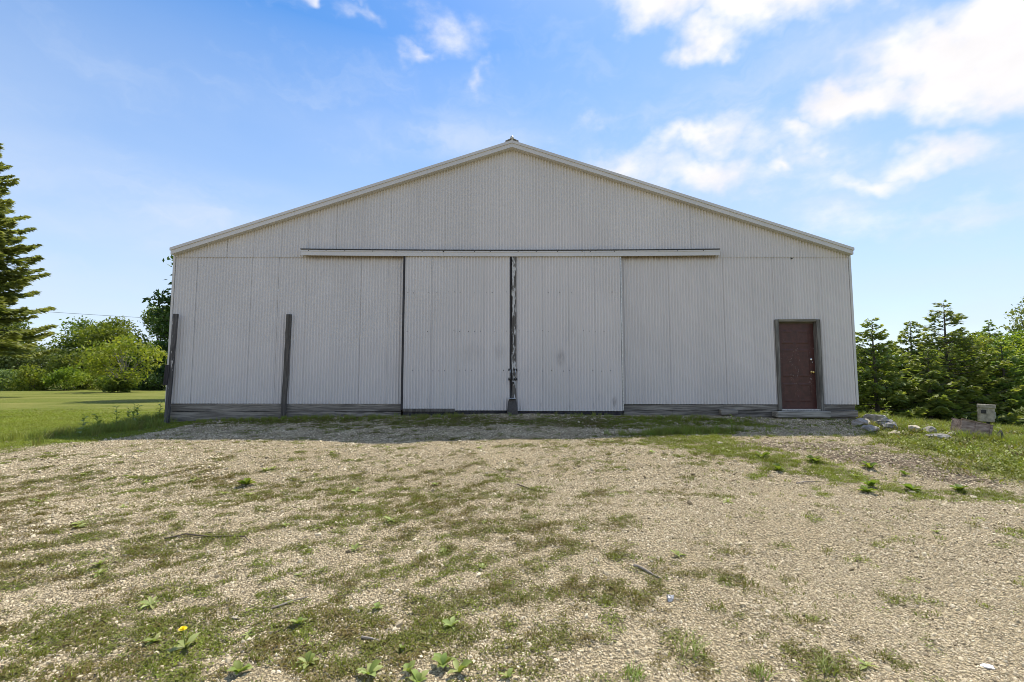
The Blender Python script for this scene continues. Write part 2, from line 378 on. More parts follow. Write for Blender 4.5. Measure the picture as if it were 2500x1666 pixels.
def leafmat(name, dark, mid, light, trans=.35, src='GEOMETRY', rough=.55, hue=.03):
    m, n = mat(name)
    t = n.new('ShaderNodeAttribute', attribute_name='tone', attribute_type=src).outputs['Fac']
    c = n.mix(n.ss(t, 0, .5), dark, mid); c = n.mix(n.ss(t, .5, 1), c, light)
    r = objrand(n)
    h = n.new('ShaderNodeHueSaturation', {'Hue': n.m('ADD', .5 - hue / 2, n.m('MULTIPLY', r, hue)), 'Value': n.m('ADD', .85, n.m('MULTIPLY', r, .3)), 'Color': c})
    b = bsdf(n, h.outputs[0], rough, 0, None, .3)
    tr = n.new('ShaderNodeBsdfTranslucent', {'Color': n.mix(1.0, h.outputs[0], (1.25, 1.25, .6), 'MULTIPLY')})
    mx = n.new('ShaderNodeMixShader', {0: trans, 1: b, 2: tr.outputs[0]})
    finish(n, mx.outputs[0]); return m
M['leaf'] = leafmat('leaf', (.06, .095, .018), (.13, .19, .034), (.235, .28, .05), .5)
M['leaf_bright'] = leafmat('leaf_bright', (.10, .15, .022), (.20, .255, .035), (.31, .33, .055), .48)
M['leaf_grey'] = leafmat('leaf_grey', (.09, .125, .042), (.185, .235, .08), (.28, .32, .12), .35)
M['leaf_dark'] = leafmat('leaf_dark', (.024, .045, .012), (.048, .09, .02), (.09, .145, .03), .3)
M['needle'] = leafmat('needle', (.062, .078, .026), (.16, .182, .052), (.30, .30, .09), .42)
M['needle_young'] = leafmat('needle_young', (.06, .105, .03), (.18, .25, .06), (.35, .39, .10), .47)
M['weed'] = leafmat('weed_leaf', (.10, .155, .03), (.22, .285, .07), (.38, .42, .16), .35)
M['bark'] = wood('bark', 2, (.05, .042, .035), (.17, .15, .125))
M['bark_pale'] = wood('pale_bark', 2, (.2, .185, .16), (.42, .40, .36))
M['turf'] = leafmat('turf', (.17, .13, .038), (.15, .172, .026), (.25, .295, .04), .35, 'INSTANCER')
M['straw'] = leafmat('straw_grass', (.27, .25, .08), (.24, .275, .06), (.20, .27, .045), .35, 'INSTANCER')
def stonemat():
    m, n = mat('gravel_stone')
    t = n.new('ShaderNodeAttribute', attribute_name='tone', attribute_type='INSTANCER').outputs['Fac']
    c = n.mix(n.ss(t, 0, .45), (.14, .108, .062), (.53, .44, .285)); c = n.mix(n.ss(t, .45, 1), c, (.78, .68, .49))
    f = n.noise(n.new('ShaderNodeTexCoord').outputs['Object'], 3., 3)
    c = n.mix(n.ss(f, .35, .7, 0, .35), c, (.3, .26, .2))
    finish(n, bsdf(n, c, .9, 0, None, .15)); return m
M['stone'] = stonemat()

# ------------------------------------------------------------------ the barn
def wt(o):
    v = Vector((0, 0, 0))
    while o: v += o.location; o = o.parent
    return v
def part(mb, name, mat, parent, **kw):
    """mb holds world coordinates; hang it under parent without moving it"""
    o = mb.build(name, mat, parent, **kw); o.location = -wt(parent); return o
YW = 10.6                       # front wall plane
PITCH, AMP = .0678, .016
SL = .326                       # roof slope
def rake(x): return 7.115 - SL * abs(x)
def sheet(x0, x1, zb, zt, y, seg=8, lap=.004, rows=1):
    """one corrugated sheet, x0..x1; zb, zt are functions of x"""
    m = MB(); k = max(4, int(round((x1 - x0) / PITCH * seg)))
    xs = list(np.linspace(x0, x1, k + 1))
    if zt(0) > zt(1) + .01 and x0 < 0 < x1: xs = sorted(xs + [0.])
    V = []; nx = len(xs)
    for r in range(rows + 1):
        for x in xs:
            yy = y - AMP * math.cos(2 * math.pi * x / PITCH) - lap * (x - x0) / (x1 - x0)
            z = zb(x) + (zt(x) - zb(x)) * r / rows
            V.append((x, yy + .0022 * math.sin(x * 7 + r * 2.3), z))
    F = [(r*nx+i, r*nx+i+1, (r+1)*nx+i+1, (r+1)*nx+i) for r in range(rows) for i in range(nx - 1)]
    # hemmed left edge: the lap of the sheet stands proud of its neighbour
    b = len(V)
    for r in range(rows + 1):
        p = V[r * nx]; V.append((p[0], p[1] + .004, p[2]))
    F += [(b+r, r*nx, (r+1)*nx, b+r+1) for r in range(rows)]
    return m.add(V, F)
barn = tag(empty('barn', (0, YW, .62)), 'large white corrugated metal pole barn with two sliding doors and a maroon side door', 'barn')
SEAMZ = 4.405
WID = .646
# lower wall sheets left and right of the big opening
def wall_run(xa, xb, start, zb, zt, y, top=False):
    xs = [xa]; x = start
    while x < xb - .05:
        if x > xa + .05: xs.append(x)
        x += WID
    xs.append(xb)
    for a, b in zip(xs[:-1], xs[1:]):
        dy = rng.uniform(-.002, .002)
        part(sheet(a, b, zb, zt, y + dy, 8, rng.uniform(.0, .003), 3), 'wall_sheet', M['sheet'], barn, smooth=True)
zlow = lambda x: .952 - .0013 * (x + 8)
zseam = lambda x: SEAMZ + .02
wall_run(-7.97, -2.40, -7.44, zlow, zseam, YW)
wall_run(2.40, 6.15, 2.40, zlow, zseam, YW)
wall_run(7.182, 7.97, 7.30, zlow, zseam, YW)
wall_run(6.152, 7.18, 6.60, lambda x: 2.90, zseam, YW)
# gable sheets above the seam
wall_run(-7.97, 7.97, -7.40, lambda x: SEAMZ - .02, rake, YW - .014)
part(MB().add([(-2.42, YW+.03, 4.2), (2.42, YW+.03, 4.2), (2.42, YW+.03, 4.5), (-2.42, YW+.03, 4.5)], [(0, 1, 2, 3)]), 'door_header', M['dark_wood'], barn)
# corner trims
for s in (-1, 1):
    m = MB().box(min(s*7.955, s*8.005), max(s*7.955, s*8.005), YW - .024, YW + .07, .93, 4.47)
    part(m, 'corner_trim', M['trim'], barn)
# side and back walls
DEP = 20.
for s in (-1, 1):
    m = MB(); k = int(DEP / PITCH * 4); ys = np.linspace(YW + .07, YW + DEP, k)
    V = [(s * (7.98 + AMP * math.cos(2 * math.pi * y / PITCH)), y, z) for z in (.93, 4.47) for y in ys]
    m.add(V, [(i, i+1, k+i+1, k+i) for i in range(k - 1)])
    part(m, 'side_wall', M['sheet'], barn, smooth=True)
    part(MB().box(min(s*7.9, s*7.96), max(s*7.9, s*7.96), YW + .07, YW + DEP, .1, .93), 'side_skirt', M['plank'], barn)
m = MB().add([(-8, YW+DEP, 0), (8, YW+DEP, 0), (8, YW+DEP, 4.5), (0, YW+DEP, 7.1), (-8, YW+DEP, 4.5)], [(0, 1, 2, 3, 4)])
part(m, 'back_wall', M['sheet'], barn)
# roof slopes, corrugated along the slope
YF = YW - .17
def rakef(x): return 7.026 - SL * abs(x)   # underside of the fascia, a little nearer than the wall
for s in (-1, 1):
    m = MB(); k = int((DEP + .4) / PITCH / 2 * 6); ys = np.linspace(YF + .004, YW + DEP + .2, k)
    V = []
    for x in (0, 8.0):
        for y in ys:
            V.append((s * x, y, 7.166 - SL * x + .004 * math.sin(2 * math.pi * y / (PITCH * 2))))
    V += [(s * x, y, z - .03) for x in (0, 8.0) for y in (YF + .004, YW + DEP + .2) for z in (7.172 - SL * x,)]
    b = 2 * k
    m.add(V, [(i, i+1, k+i+1, k+i) for i in range(k - 1)] + [(b, b+1, b+3, b+2)])
    part(m, 'roof_slope', M['roofing'], barn, smooth=True)
    # rake fascia: board in lengths, with a drip edge standing proud on top
    cuts = [0, 2.55, 5.1, 7.965]
    for a, b_ in zip(cuts[:-1], cuts[1:]):
        m = MB(); h0, h1 = .0, .148
        V = []
        a2 = a + (.002 if a else 0); off = rng.uniform(0, .002)
        for x in (a2, b_):
            for y in (YF + off, YW + .02):
                for h in (h0, h1): V.append((s * x, y, rakef(x) - .012 + h))
        m.add(V, [(0, 1, 5, 4), (2, 6, 7, 3), (0, 4, 6, 2), (1, 3, 7, 5), (0, 2, 3, 1), (4, 5, 7, 6)])
        fb = part(m, 'rake_fascia', M['trim'], barn)
        m = MB(); V = []
        for x in (a2, b_ + (.015 if b_ > 7 else 0)):
            for y in (YF - .018 + off, YF + .05):
                for h in (h1 - .052, h1 + .012): V.append((s * x, y, rakef(x) - .012 + h))
        m.add(V, [(0, 1, 5, 4), (2, 6, 7, 3), (0, 4, 6, 2), (1, 3, 7, 5), (0, 2, 3, 1), (4, 5, 7, 6)])
        part(m, 'drip_edge', M['trim'], fb)
# ridge cap and its round end
m = MB(); V = []
for y in (YF - .02, YW + DEP + .2):
    for an in np.linspace(-1, 1, 7): V.append((.16 * an, y, 7.208 + .02 * (1 - abs(an)) - SL * .16 * abs(an)))
m.add(V, [(i, i+1, 8+i, 7+i) for i in range(6)])
part(m, 'ridge_cap', M['roofing'], barn)
m = MB(); pr = [(0, .0), (.03, .0), (.026, .02), (.042, .045), (.046, .075), (.034, .1), (.0, .112)]
V = [(r * math.cos(t), YF + .03 + r * math.sin(t), 7.185 + z) for r, z in pr for t in np.linspace(0, 2*math.pi, 10, endpoint=False)]
m.add(V, [(i*10+j, i*10+(j+1) % 10, (i+1)*10+(j+1) % 10, (i+1)*10+j) for i in range(6) for j in range(10)])
part(m, 'ridge_finial', M['zinc'], barn, smooth=True)
# skirt planks along the foot of the wall
def plank_row(xa, xb, rows, y0=YW + .008):
    for (z0, z1, cuts, dy) in rows:
        xs = [xa] + [c for c in cuts if xa < c < xb] + [xb]
        for a, b in zip(xs[:-1], xs[1:]):
            k = max(4, int((b - a) / .35)); X = np.linspace(a + .003, b - .003, k + 1); V = []
            y = y0 + dy + rng.uniform(-.006, .006)
            wob = rng.uniform(-.006, .006, k + 1); wob2 = rng.uniform(-.006, .006, k + 1)
            for i, x in enumerate(X): V += [(x, y + rng.uniform(-.004, .004), z0 + wob[i]), (x, y + rng.uniform(-.003, .003), z1 + wob2[i]), (x, y + .045, z1 + wob2[i])]
            F = []
            for i in range(k):
                q = i * 3; F += [(q, q+3, q+4, q+1), (q+1, q+4, q+5, q+2)]
            F += [(0, 1, 2), (k*3, k*3+2, k*3+1)]
            part(MB().add(V, F), 'plank', M['plank'], barn)
plank_row(-7.97, -2.56, [(.782, .943, [-5.3], .0), (.60, .768, [-4.1, -6.6], -.004), (.42, .592, [-5.6], -.010), (.25, .41, [], -.012)])
plank_row(2.58, 6.14, [(.804, .928, [4.9], .0), (.65, .793, [3.7, 5.4], -.006), (.49, .643, [4.3], -.014), (.33, .48, [], -.016)])
plank_row(7.19, 7.93, [(.80, .925, [], .0), (.65, .793, [], -.006), (.49, .643, [], -.014), (.33, .48, [], -.016)])
plank_row(6.14, 7.19, [(.49, .64, [], -.014), (.33, .48, [], -.016)])
# the two sliding doors
YD = YW - .085
def sliding_door(x0, x1, zb, nsheet):
    root = part(MB().box(x0 + .02, x1 - .02, YD + .026, YD + .06, zb + .02, 4.42), 'sliding_door', M['dark_wood'], barn)
    w = (x1 - x0) / nsheet
    for i in range(nsheet):
        part(sheet(x0 + i * w, x0 + (i + 1) * w, lambda x: zb, lambda x: 4.43, YD + rng.uniform(-.002, .002), 8, rng.uniform(.003, .006), 3), 'door_sheet', M['door_sheet'], root, smooth=True)
    # screw heads along the rails
    m = MB()
    for zr in (1.71, 2.62, 3.53):
        x = x0 + .07
        while x < x1 - .03:
            if rng.random() < (.62 if zr < 3 else .35):
                r = rng.uniform(.006, .011); zz = zr + rng.uniform(-.012, .012); yy = YD - AMP - .006
                V = [(x + r*math.cos(t), yy, zz + r*math.sin(t)) for t in np.linspace(0, 2*math.pi, 6, endpoint=False)] + [(x, yy - .006, zz)]
                m.add(V, [(i, (i+1) % 6, 6) for i in range(6)])
            x += PITCH * rng.choice([2, 2, 3])
    tag(part(m, 'screw', M['iron'], root), kind='stuff')
    return root
ld = sliding_door(-2.50, -.055, .80, 4)
rd = sliding_door(.095, 2.535, .785, 4)
part(MB().box(-2.548, -2.503, YD - .02, YD + .07, .82, 4.42, .002), 'edge_or_gap_strip', M['dark_wood'], ld)
part(MB().box(-2.50, -1.31, YD - .028, YD - .006, .775, .842, .003), 'kick_board', M['post'], ld, bevel=.004)
part(MB().box(-.052, -.012, YD - .012, YD + .05, .80, 4.41, .002), 'edge_or_gap_strip', M['dark_wood'], ld)  # dark strip coloured as the shaded gap where the doors meet
V = []; zs = np.linspace(.80, 4.41, 14)
m = MB()
for z in zs:
    w1, w2 = rng.uniform(-.004, .004, 2)
    V += [(-.004 + w1, YD - .03, z), (.092 + w2, YD - .03, z), (.092 + w2, YD + .05, z), (-.004 + w1, YD + .05, z)]
m.add(V, [(i*4+j, i*4+(j+1) % 4, i*4+4+(j+1) % 4, i*4+4+j) for i in range(13) for j in range(4)] + [(52, 53, 54, 55)])
part(m, 'edge_or_gap_strip', M['stile'], rd)
part(MB().box(2.54, 2.565, YD - .004, YD + .04, .80, 4.42, .001), 'edge_trim', M['zinc'], rd)
# latch: two pull handles, staples, chain and padlock where the doors meet
def handle(x, parent):
    m = MB()
    zt, zb = 1.73, 1.51
    m.tube([(x, YD - .03, zt), (x, YD - .075, zt - .012), (x, YD - .085, zt - .05), (x, YD - .085, zb + .05), (x, YD - .075, zb + .012), (x, YD - .03, zb)], .011, 6)
    h = part(m, 'handle', M['zinc'], parent, smooth=True)
    for z in (zt, zb):
        part(MB().box(x - .04, x + .04, YD - .042, YD - .02, z - .025, z + .025, .003), 'bracket', M['iron'], h, bevel=.004)
handle(-.045, ld); handle(.075, rd)
m = MB()
for i, t in enumerate(np.linspace(0, 1, 9)):
    c = Vector((-.06 + .14 * t, YD - .09, 1.545 - .07 * math.sin(math.pi * t)))
    an = (i % 2) * math.pi / 2; u = Vector((1, 0, 0)); w = Vector((0, math.cos(an), math.sin(an)))
    m.tube([c + u*.017*math.cos(q) + w*.01*math.sin(q) for q in np.linspace(0, 2*math.pi, 9)], .0045, 5, cap=False)
part(m, 'chain', M['iron'], rd)
pl = part(MB().box(-.008, .045, YD - .115, YD - .085, 1.40, 1.455, .001), 'padlock', M['iron'], rd, bevel=.006)
part(MB().tube([(.003 + .016 + .015*math.cos(q), YD - .10, 1.452 + .03*math.sin(q)) for q in np.linspace(0, math.pi, 8)], .005, 6), 'shackle', M['zinc'], pl)
# wedge-shaped centre guide at the foot of the doors
m = MB(); V = []
for z, xa, xb, y in ((.60, -.12, .135, YD - .16), (.83, -.105, .128, YD - .15), (1.02, -.085, .10, YD - .10), (1.075, -.05, .085, YD - .06)):
    V += [(xa, y, z), (xb, y, z), (xb, YD - .03, z), (xa, YD - .03, z)]
m.add(V, [(i*4+j, i*4+(j+1) % 4, i*4+4+(j+1) % 4, i*4+4+j) for i in range(3) for j in range(4)] + [(12, 13, 14, 15)])
cg = part(m, 'door_guide', M['concrete'], barn, bevel=.008)
part(MB().box(-.10, .085, YD - .158, YD - .03, 1.076, 1.083, .003), 'guide_cap', M['zinc'], cg)
# door sill timbers below the sliding doors
part(MB().box(-2.5, -.13, YD + .0, YD + .06, .58, .785, .004), 'sill_board', M['dark_wood'], barn)
part(MB().box(.14, 2.55, YD + .0, YD + .06, .58, .77, .004), 'sill_board', M['dark_wood'], barn)
# track cover over both doors, three lengths that sag a little towards the middle
def tz(x): return 4.548 - .03 * (1 - (x / 4.95) ** 2)
for a, b in ((-4.95, -1.6), (-1.597, 1.7), (1.703, 4.87)):
    X = np.linspace(a, b, 7); m = MB(); V = []
    prof = [(YW - .02, .0), (YD - .055, -.012), (YD - .058, -.042), (YD - .048, -.046), (YD - .05, -.140), (YD - .035, -.142)]
    for x in X: V += [(x, y, tz(x) + z) for y, z in prof]
    q = len(prof)
    m.add(V, [(i*q+j, i*q+q+j, i*q+q+j+1, i*q+j+1) for i in range(6) for j in range(q-1)] + [tuple(range(q)), tuple(6*q+j for j in range(q))[::-1]])
    tc = part(m, 'track_cover', M['trim'], barn)
    m = MB()
    V = []
    for x in X: V += [(x, YD - .02, tz(x) - .004), (x, YD - .066, tz(x) - .008), (x, YD - .066, tz(x) + .014), (x, YD - .02, tz(x) + .016)]
    m.add(V, [(i*4+j, i*4+4+j, i*4+4+(j+1) % 4, i*4+(j+1) % 4) for i in range(6) for j in range(4)] + [(0, 1, 2, 3), (27, 26, 25, 24)])
    part(m, 'dark_strip', M['iron'], tc)  # thin dark strip along the top edge of the cover
    m = MB()
    for x in np.arange(a + .12, b, .52):
        x += rng.uniform(-.15, .15)
        r = .011; V = [(x + r*math.cos(t), YD - .0585, tz(x) - .03 + r*math.sin(t)) for t in np.linspace(0, 2*math.pi, 6, endpoint=False)] + [(x, YD - .066, tz(x) - .03)]
        m.add(V, [(i, (i+1) % 6, 6) for i in range(6)])
    tag(part(m, 'screw', M['iron'], tc), kind='stuff')
# the maroon side door in its timber frame
YFf = YW - .055; YL = YFf + .135
fr = part(MB().box(6.147, 6.213, YFf, YL + .02, .80, 2.905, .003), 'door_frame', M['frame'], barn, bevel=.004)
part(MB().box(7.10, 7.185, YFf - .004, YL + .02, .79, 2.905, .003), 'jamb', M['frame'], fr, bevel=.004)
part(MB().box(6.215, 7.098, YFf + .002, YL + .02, 2.852, 2.908, .002), 'head', M['head'], fr, bevel=.003)
part(MB().box(6.215, 7.098, YL - .012, YL + .02, 2.822, 2.85, .001), 'door_stop', M['head'], fr)
dl = part(MB().box(6.214, 7.099, YL, YL + .044, .825, 2.822), 'entry_door', M['maroon'], barn)
for zx0, zx1 in ((6.33, 6.62), (6.69, 6.98)):
    for z0, z1 in ((.98, 1.42), (1.56, 2.22), (2.34, 2.66)):
        m = MB()
        V = [(x, y, z) for y, k in ((YL - .001, 0), (YL - .005, .02), (YL - .0052, .045), (YL - .003, .06)) for x, z in ((zx0+k, z0+k), (zx1-k, z0+k), (zx1-k, z1-k), (zx0+k, z1-k))]
        m.add(V, [(i*4+j, i*4+(j+1) % 4, i*4+4+(j+1) % 4, i*4+4+j) for i in range(3) for j in range(4)] + [(12, 13, 14, 15)])
        part(m, 'door_panel', M['maroon'], dl)
def lathe(cx, cz, y0, prof, k=14):
    V = [(cx + r * math.cos(t), y0 - d_, cz + r * math.sin(t)) for d_, r in prof for t in np.linspace(0, 2*math.pi, k, endpoint=False)]
    F = [(i*k+j, i*k+(j+1) % k, (i+1)*k+(j+1) % k, (i+1)*k+j) for i in range(len(prof)-1) for j in range(k)]
    F.append(tuple((len(prof)-1)*k + j for j in range(k)))
    return MB().add(V, F)
part(lathe(7.02, 1.675, YL, [(0, .034), (.008, .034), (.012, .016), (.03, .014), (.036, .024), (.052, .031), (.066, .027), (.072, .014)]), 'door_knob', M['brass'], dl, smooth=True)
part(lathe(7.015, 1.975, YL, [(0, .032), (.012, .030), (.02, .026), (.022, .012)]), 'deadbolt', M['chrome'], dl, smooth=True)
part(lathe(7.045, 1.91, YL, [(0, .014), (.008, .012)]), 'keyhole_plate', M['chrome'], dl, smooth=True)
part(MB().box(6.215, 7.098, YFf + .01, YL + .03, .796, .823, .001), 'threshold', M['zinc'], fr)
part(MB().box(6.0, 7.2, YFf - .19, YFf + .07, .655, .793, .007), 'doorstep', M['step'], barn, bevel=.012)
part(MB().box(7.21, 7.93, YFf - .03, YFf + .055, .645, .79, .008), 'step_block', M['plank'], barn, bevel=.01)
part(MB().box(4.78, 5.17, YW - .11, YW + .0, .70, .818, .012), 'timber_stub', M['plank'], barn, bevel=.01)
# a small bolt head high on the right
part(lathe(6.62, 4.36, YW - .008, [(0, .02), (.01, .018)], 8), 'bolt_head', M['iron'], barn)

# weathered posts standing against the left part of the wall
p1 = tag(empty('guard_post', (-7.86, YW - .14, T(-7.86, YW - .14))), 'weathered guard post at the left corner of the barn, peeling paint, with a splice block', 'post', 'grey posts standing against the barn')
def plank_post(x0t, x0b, w, zt, zb, y0, y1, k=12):
    V = []
    for i in range(k + 1):
        z = zb + (zt - zb) * i / k; x = x0b + (x0t - x0b) * i / k
        a_, b_ = rng.uniform(-.005, .005, 2)
        V += [(x + a_, y0, z), (x + w + b_, y0, z), (x + w + b_, y1, z), (x + a_, y1, z)]
    return MB().add(V, [(i*4+j, i*4+(j+1) % 4, i*4+4+(j+1) % 4, i*4+4+j) for i in range(k) for j in range(4)] + [(k*4, k*4+1, k*4+2, k*4+3)])
part(plank_post(-7.825, -7.905, .098, 3.02, .35, YW - .17, YW - .12), 'post', M['post_paint'], p1)
part(plank_post(-7.925, -7.955, .10, 1.84, 1.38, YW - .19, YW - .172, 4), 'splice_block', M['dark_wood'], p1)
p2 = tag(empty('guard_post', (-5.24, YW - .1, T(-5.24, YW - .1))), 'dark weathered plank post on the wall between the left corner and the sliding doors', 'post', 'grey posts standing against the barn')
part(plank_post(-5.245, -5.30, .10, 3.02, .42, YW - .09, YW - .035), 'post', M['post'], p2)

# ------------------------------------------------------------------ ground: one sheet to the horizon
def axis(lo, hi, a, b, st, gr):
    mid = list(np.arange(a, b + 1e-6, st)); l = []; s = st; x = a
    while x > lo: s *= gr; x -= s; l.append(x)
    r = []; s = st; x = mid[-1]
    while x < hi: s *= gr; x += s; r.append(x)
    return np.array(l[::-1] + mid + r)
gx = axis(-900, 900, -9.5, 9.5, .06, 1.09); gy = axis(-60, 1200, .8, 11, .055, 1.09)
X, Y = np.meshgrid(gx, gy)
Z = terrain(X, Y)
me = bpy.data.meshes.new('ground')
nx, ny = len(gx), len(gy)
me.vertices.add(nx * ny); me.vertices.foreach_set('co', np.stack([X, Y, Z], -1).astype(np.float32).ravel())
i = np.arange(nx * ny).reshape(ny, nx)
q = np.stack([i[:-1, :-1], i[:-1, 1:], i[1:, 1:], i[1:, :-1]], -1).reshape(-1, 4)
me.loops.add(q.size); me.loops.foreach_set('vertex_index', q.ravel().astype(np.int32))
me.polygons.add(len(q)); me.polygons.foreach_set('loop_start', np.arange(0, q.size, 4, dtype=np.int32)); me.polygons.foreach_set('loop_total', np.full(len(q), 4, np.int32))
me.update(); me.polygons.foreach_set('use_smooth', [True] * len(q))
for k, fn in (('lawn', lawn), ('green', green), ('mulch', mulch)):
    at = me.attributes.new(k, 'FLOAT', 'POINT'); at.data.foreach_set('value', np.asarray(fn(X, Y), np.float32).ravel())
me.materials.append(M['ground'])
ground = bpy.data.objects.new('ground', me); COL.objects.link(ground)
tag(ground, 'gravel yard in front of the barn running into mown lawn on both sides', 'ground', kind='structure')

# ------------------------------------------------------------------ scattering
def proto(name, V, F, m, tone=None):
    me = bpy.data.meshes.new(name); me.from_pydata([tuple(v) for v in V], [], F); me.materials.append(m)
    return bpy.data.objects.new(name, me)
def scatter(name, P, rot, scl, tone, protos, label, cat):
    pc = bpy.data.collections.new(name + '_kinds')
    for k, p in enumerate(protos): p.name = '%s_kind_%02d' % (name, k); pc.objects.link(p)
    m = len(P)
    me = bpy.data.meshes.new(name); me.vertices.add(m); me.vertices.foreach_set('co', np.asarray(P, np.float32).ravel())
    def att(k, t, d_, f='value'):
        a_ = me.attributes.new(k, t, 'POINT'); a_.data.foreach_set(f, np.asarray(d_).ravel())
    att('rot', 'FLOAT_VECTOR', np.asarray(rot, np.float32), 'vector')
    att('scl', 'FLOAT_VECTOR', np.asarray(scl, np.float32), 'vector')
    att('tone', 'FLOAT', np.asarray(tone, np.float32)); att('idx', 'INT', rng.integers(0, len(protos), m).astype(np.int32))
    o = bpy.data.objects.new(name, me); COL.objects.link(o)
    t = bpy.data.node_groups.new(name, 'GeometryNodeTree')
    t.interface.new_socket('Geometry', in_out='INPUT', socket_type='NodeSocketGeometry')
    t.interface.new_socket('Geometry', in_out='OUTPUT', socket_type='NodeSocketGeometry')
    g = N(t); gi = g.new('NodeGroupInput'); go = g.new('NodeGroupOutput')
    ci = g.new('GeometryNodeCollectionInfo', {'Collection': pc, 'Separate Children': True, 'Reset Children': True})
    na = lambda k, ty: g.new('GeometryNodeInputNamedAttribute', {'Name': k}, data_type=ty).outputs['Attribute']
    e2r = g.new('FunctionNodeEulerToRotation', {0: na('rot', 'FLOAT_VECTOR')})
    ip = g.new('GeometryNodeInstanceOnPoints', {'Points': gi.outputs[0], 'Instance': ci.outputs[0], 'Pick Instance': True, 'Instance Index': na('idx', 'INT'), 'Rotation': e2r.outputs[0], 'Scale': na('scl', 'FLOAT_VECTOR')})
    g.l.new(ip.outputs[0], go.inputs[0])
    md = o.modifiers.new('scatter', 'NODES'); md.node_group = t
    return tag(o, label, cat, kind='stuff')
ICO = None
def stone_protos(k=8):
    import bmesh
    out = []
    for i in range(k):
        bm = bmesh.new(); bmesh.ops.create_icosphere(bm, subdivisions=1, radius=1)
        V = np.array([v.co for v in bm.verts]); F = [[v.index for v in f.verts] for f in bm.faces]; bm.free()
        V *= rng.uniform(.68, 1.25, (len(V), 1)); V *= np.array([1, rng.uniform(.6, .9), rng.uniform(.45, .75)])
        out.append(proto('pebble', V, F, M['stone']))
    return out
def inyard(x, y): return (y < 10.45) | (np.abs(x) > 8.15)
def pts_uniform(x0, x1, y0, y1, dens, far=1.0):
    m = int((x1 - x0) * (y1 - y0) * dens); x = rng.uniform(x0, x1, m); y = rng.uniform(y0, y1, m)
    k = (np.abs(x) < y * 1.22 + 1.2) & inyard(x, y)
    return x[k], y[k]
# crushed stone
xs, ys = [], []
for (y0, y1, dn, s0) in ((1.4, 3.6, 7200, .0056), (3.6, 5.6, 3900, .0072), (5.6, 10.5, 1500, .0096)):
    x, y = pts_uniform(-9.5, 8.5, y0, y1, dn); xs.append(np.c_[x, y, np.full(len(x), s0)])
A = np.concatenate(xs); x, y, s0 = A.T
keep = rng.random(len(x)) < (1 - lawn(x, y) * .97) * (1 - .55 * green(x, y)) * (.35 + .65 * sstep(fbm(x * 1.7, y * 1.7, 61) + (fbm(x*7, y*7, 62)-.5)*.5, .3, .6)) * (1 - .5 * mulch(x, y))
x, y, s0 = x[keep], y[keep], s0[keep]; m = len(x)
s = s0 * np.exp(rng.normal(0, .36, m)) * np.where(rng.random(m) < .006, 2.1, 1)
P = np.c_[x, y, terrain(x, y) + s * .12]
scatter('gravel', P, rng.uniform(0, 6.28, (m, 3)) * np.array([.12, .12, 1]), np.c_[s, s, s], np.clip(rng.beta(2.2, 2, m), 0, 1), stone_protos(), 'loose pale crushed stone covering the yard', 'gravel')
# bark mulch chips
x, y = pts_uniform(2.8, 7.2, 5, 8.4, 900); k = rng.random(len(x)) < mulch(x, y); x, y = x[k], y[k]; m = len(x)
chip = [proto('chip', np.array([(-1, -.35, 0), (1, -.3, .1), (.9, .35, .1), (-.9, .4, 0), (-.8, -.3, .22), (.8, -.25, .3), (.8, .3, .28), (-.8, .3, .2)]) * np.array([1, rng.uniform(.6, 1.1), 1]), [(0,3,2,1),(4,5,6,7),(0,1,5,4),(1,2,6,5),(2,3,7,6),(3,0,4,7)], M['stone']) for _ in range(3)]
s = .016 * np.exp(rng.normal(0, .4, m))
scatter('bark_chips', np.c_[x, y, terrain(x, y) + .002], rng.uniform(-.3, .3, (m, 3)) + np.c_[np.zeros(m), np.zeros(m), rng.uniform(0, 6.28, m)], np.c_[s, s, s], rng.beta(1.2, 3.0, m) * .8, chip, 'brownish bark chips and broken stone at the right of the yard', 'mulch')
def blade_tuft(nb, h, spread, w, lean, m, seg=2):
    V, F = [], []
    for _ in range(nb):
        a_ = rng.uniform(0, 6.28); r = spread * math.sqrt(rng.random()); bx, by = r * math.cos(a_), r * math.sin(a_)
        hh = h * rng.uniform(.5, 1.1); la = rng.uniform(0, 6.28); ln = hh * lean * rng.uniform(.3, 1.3); fa = rng.uniform(0, 3.14)
        ww = w * rng.uniform(.7, 1.3); b = len(V)
        for j in range(seg):
            t = j / seg; q = np.array([bx + ln * t * t * math.cos(la), by + ln * t * t * math.sin(la), hh * (t - .25 * lean * t * t)])
            o_ = np.array([math.cos(fa), math.sin(fa), 0]) * ww * (1 - .5 * t)
            V += [q - o_, q + o_]
        V.append(np.array([bx + ln * math.cos(la), by + ln * math.sin(la), hh * (1 - .25 * lean)]))
        for j in range(seg - 1): F.append((b + 2*j, b + 2*j + 1, b + 2*j + 3, b + 2*j + 2))
        F.append((b + 2*seg - 2, b + 2*seg - 1, b + 2*seg))
    return proto('tuft', V, F, m)
def mat_tuft(nl, rad, h, ls, m):
    """prostrate mat: little leaves lying low and close"""
    V, F = [], []
    for _ in range(nl):
        a_ = rng.uniform(0, 6.28); r = rad * math.sqrt(rng.random()); c = np.array([r * math.cos(a_), r * math.sin(a_), h * rng.uniform(.1, 1) * (1 - (r / rad) ** 2 * .6)])
        u = rng.normal(size=3); u[2] *= .45; u /= np.linalg.norm(u); w = np.cross(u, (0, 0, 1.)); w /= np.linalg.norm(w) + 1e-6
        l = ls * rng.uniform(.6, 1.4); b = len(V)
        V += [c - u*l, c + w*l*.38, c + u*l, c - w*l*.38]; F.append((b, b+1, b+2, b+3))
    return proto('mat', V, F, m)
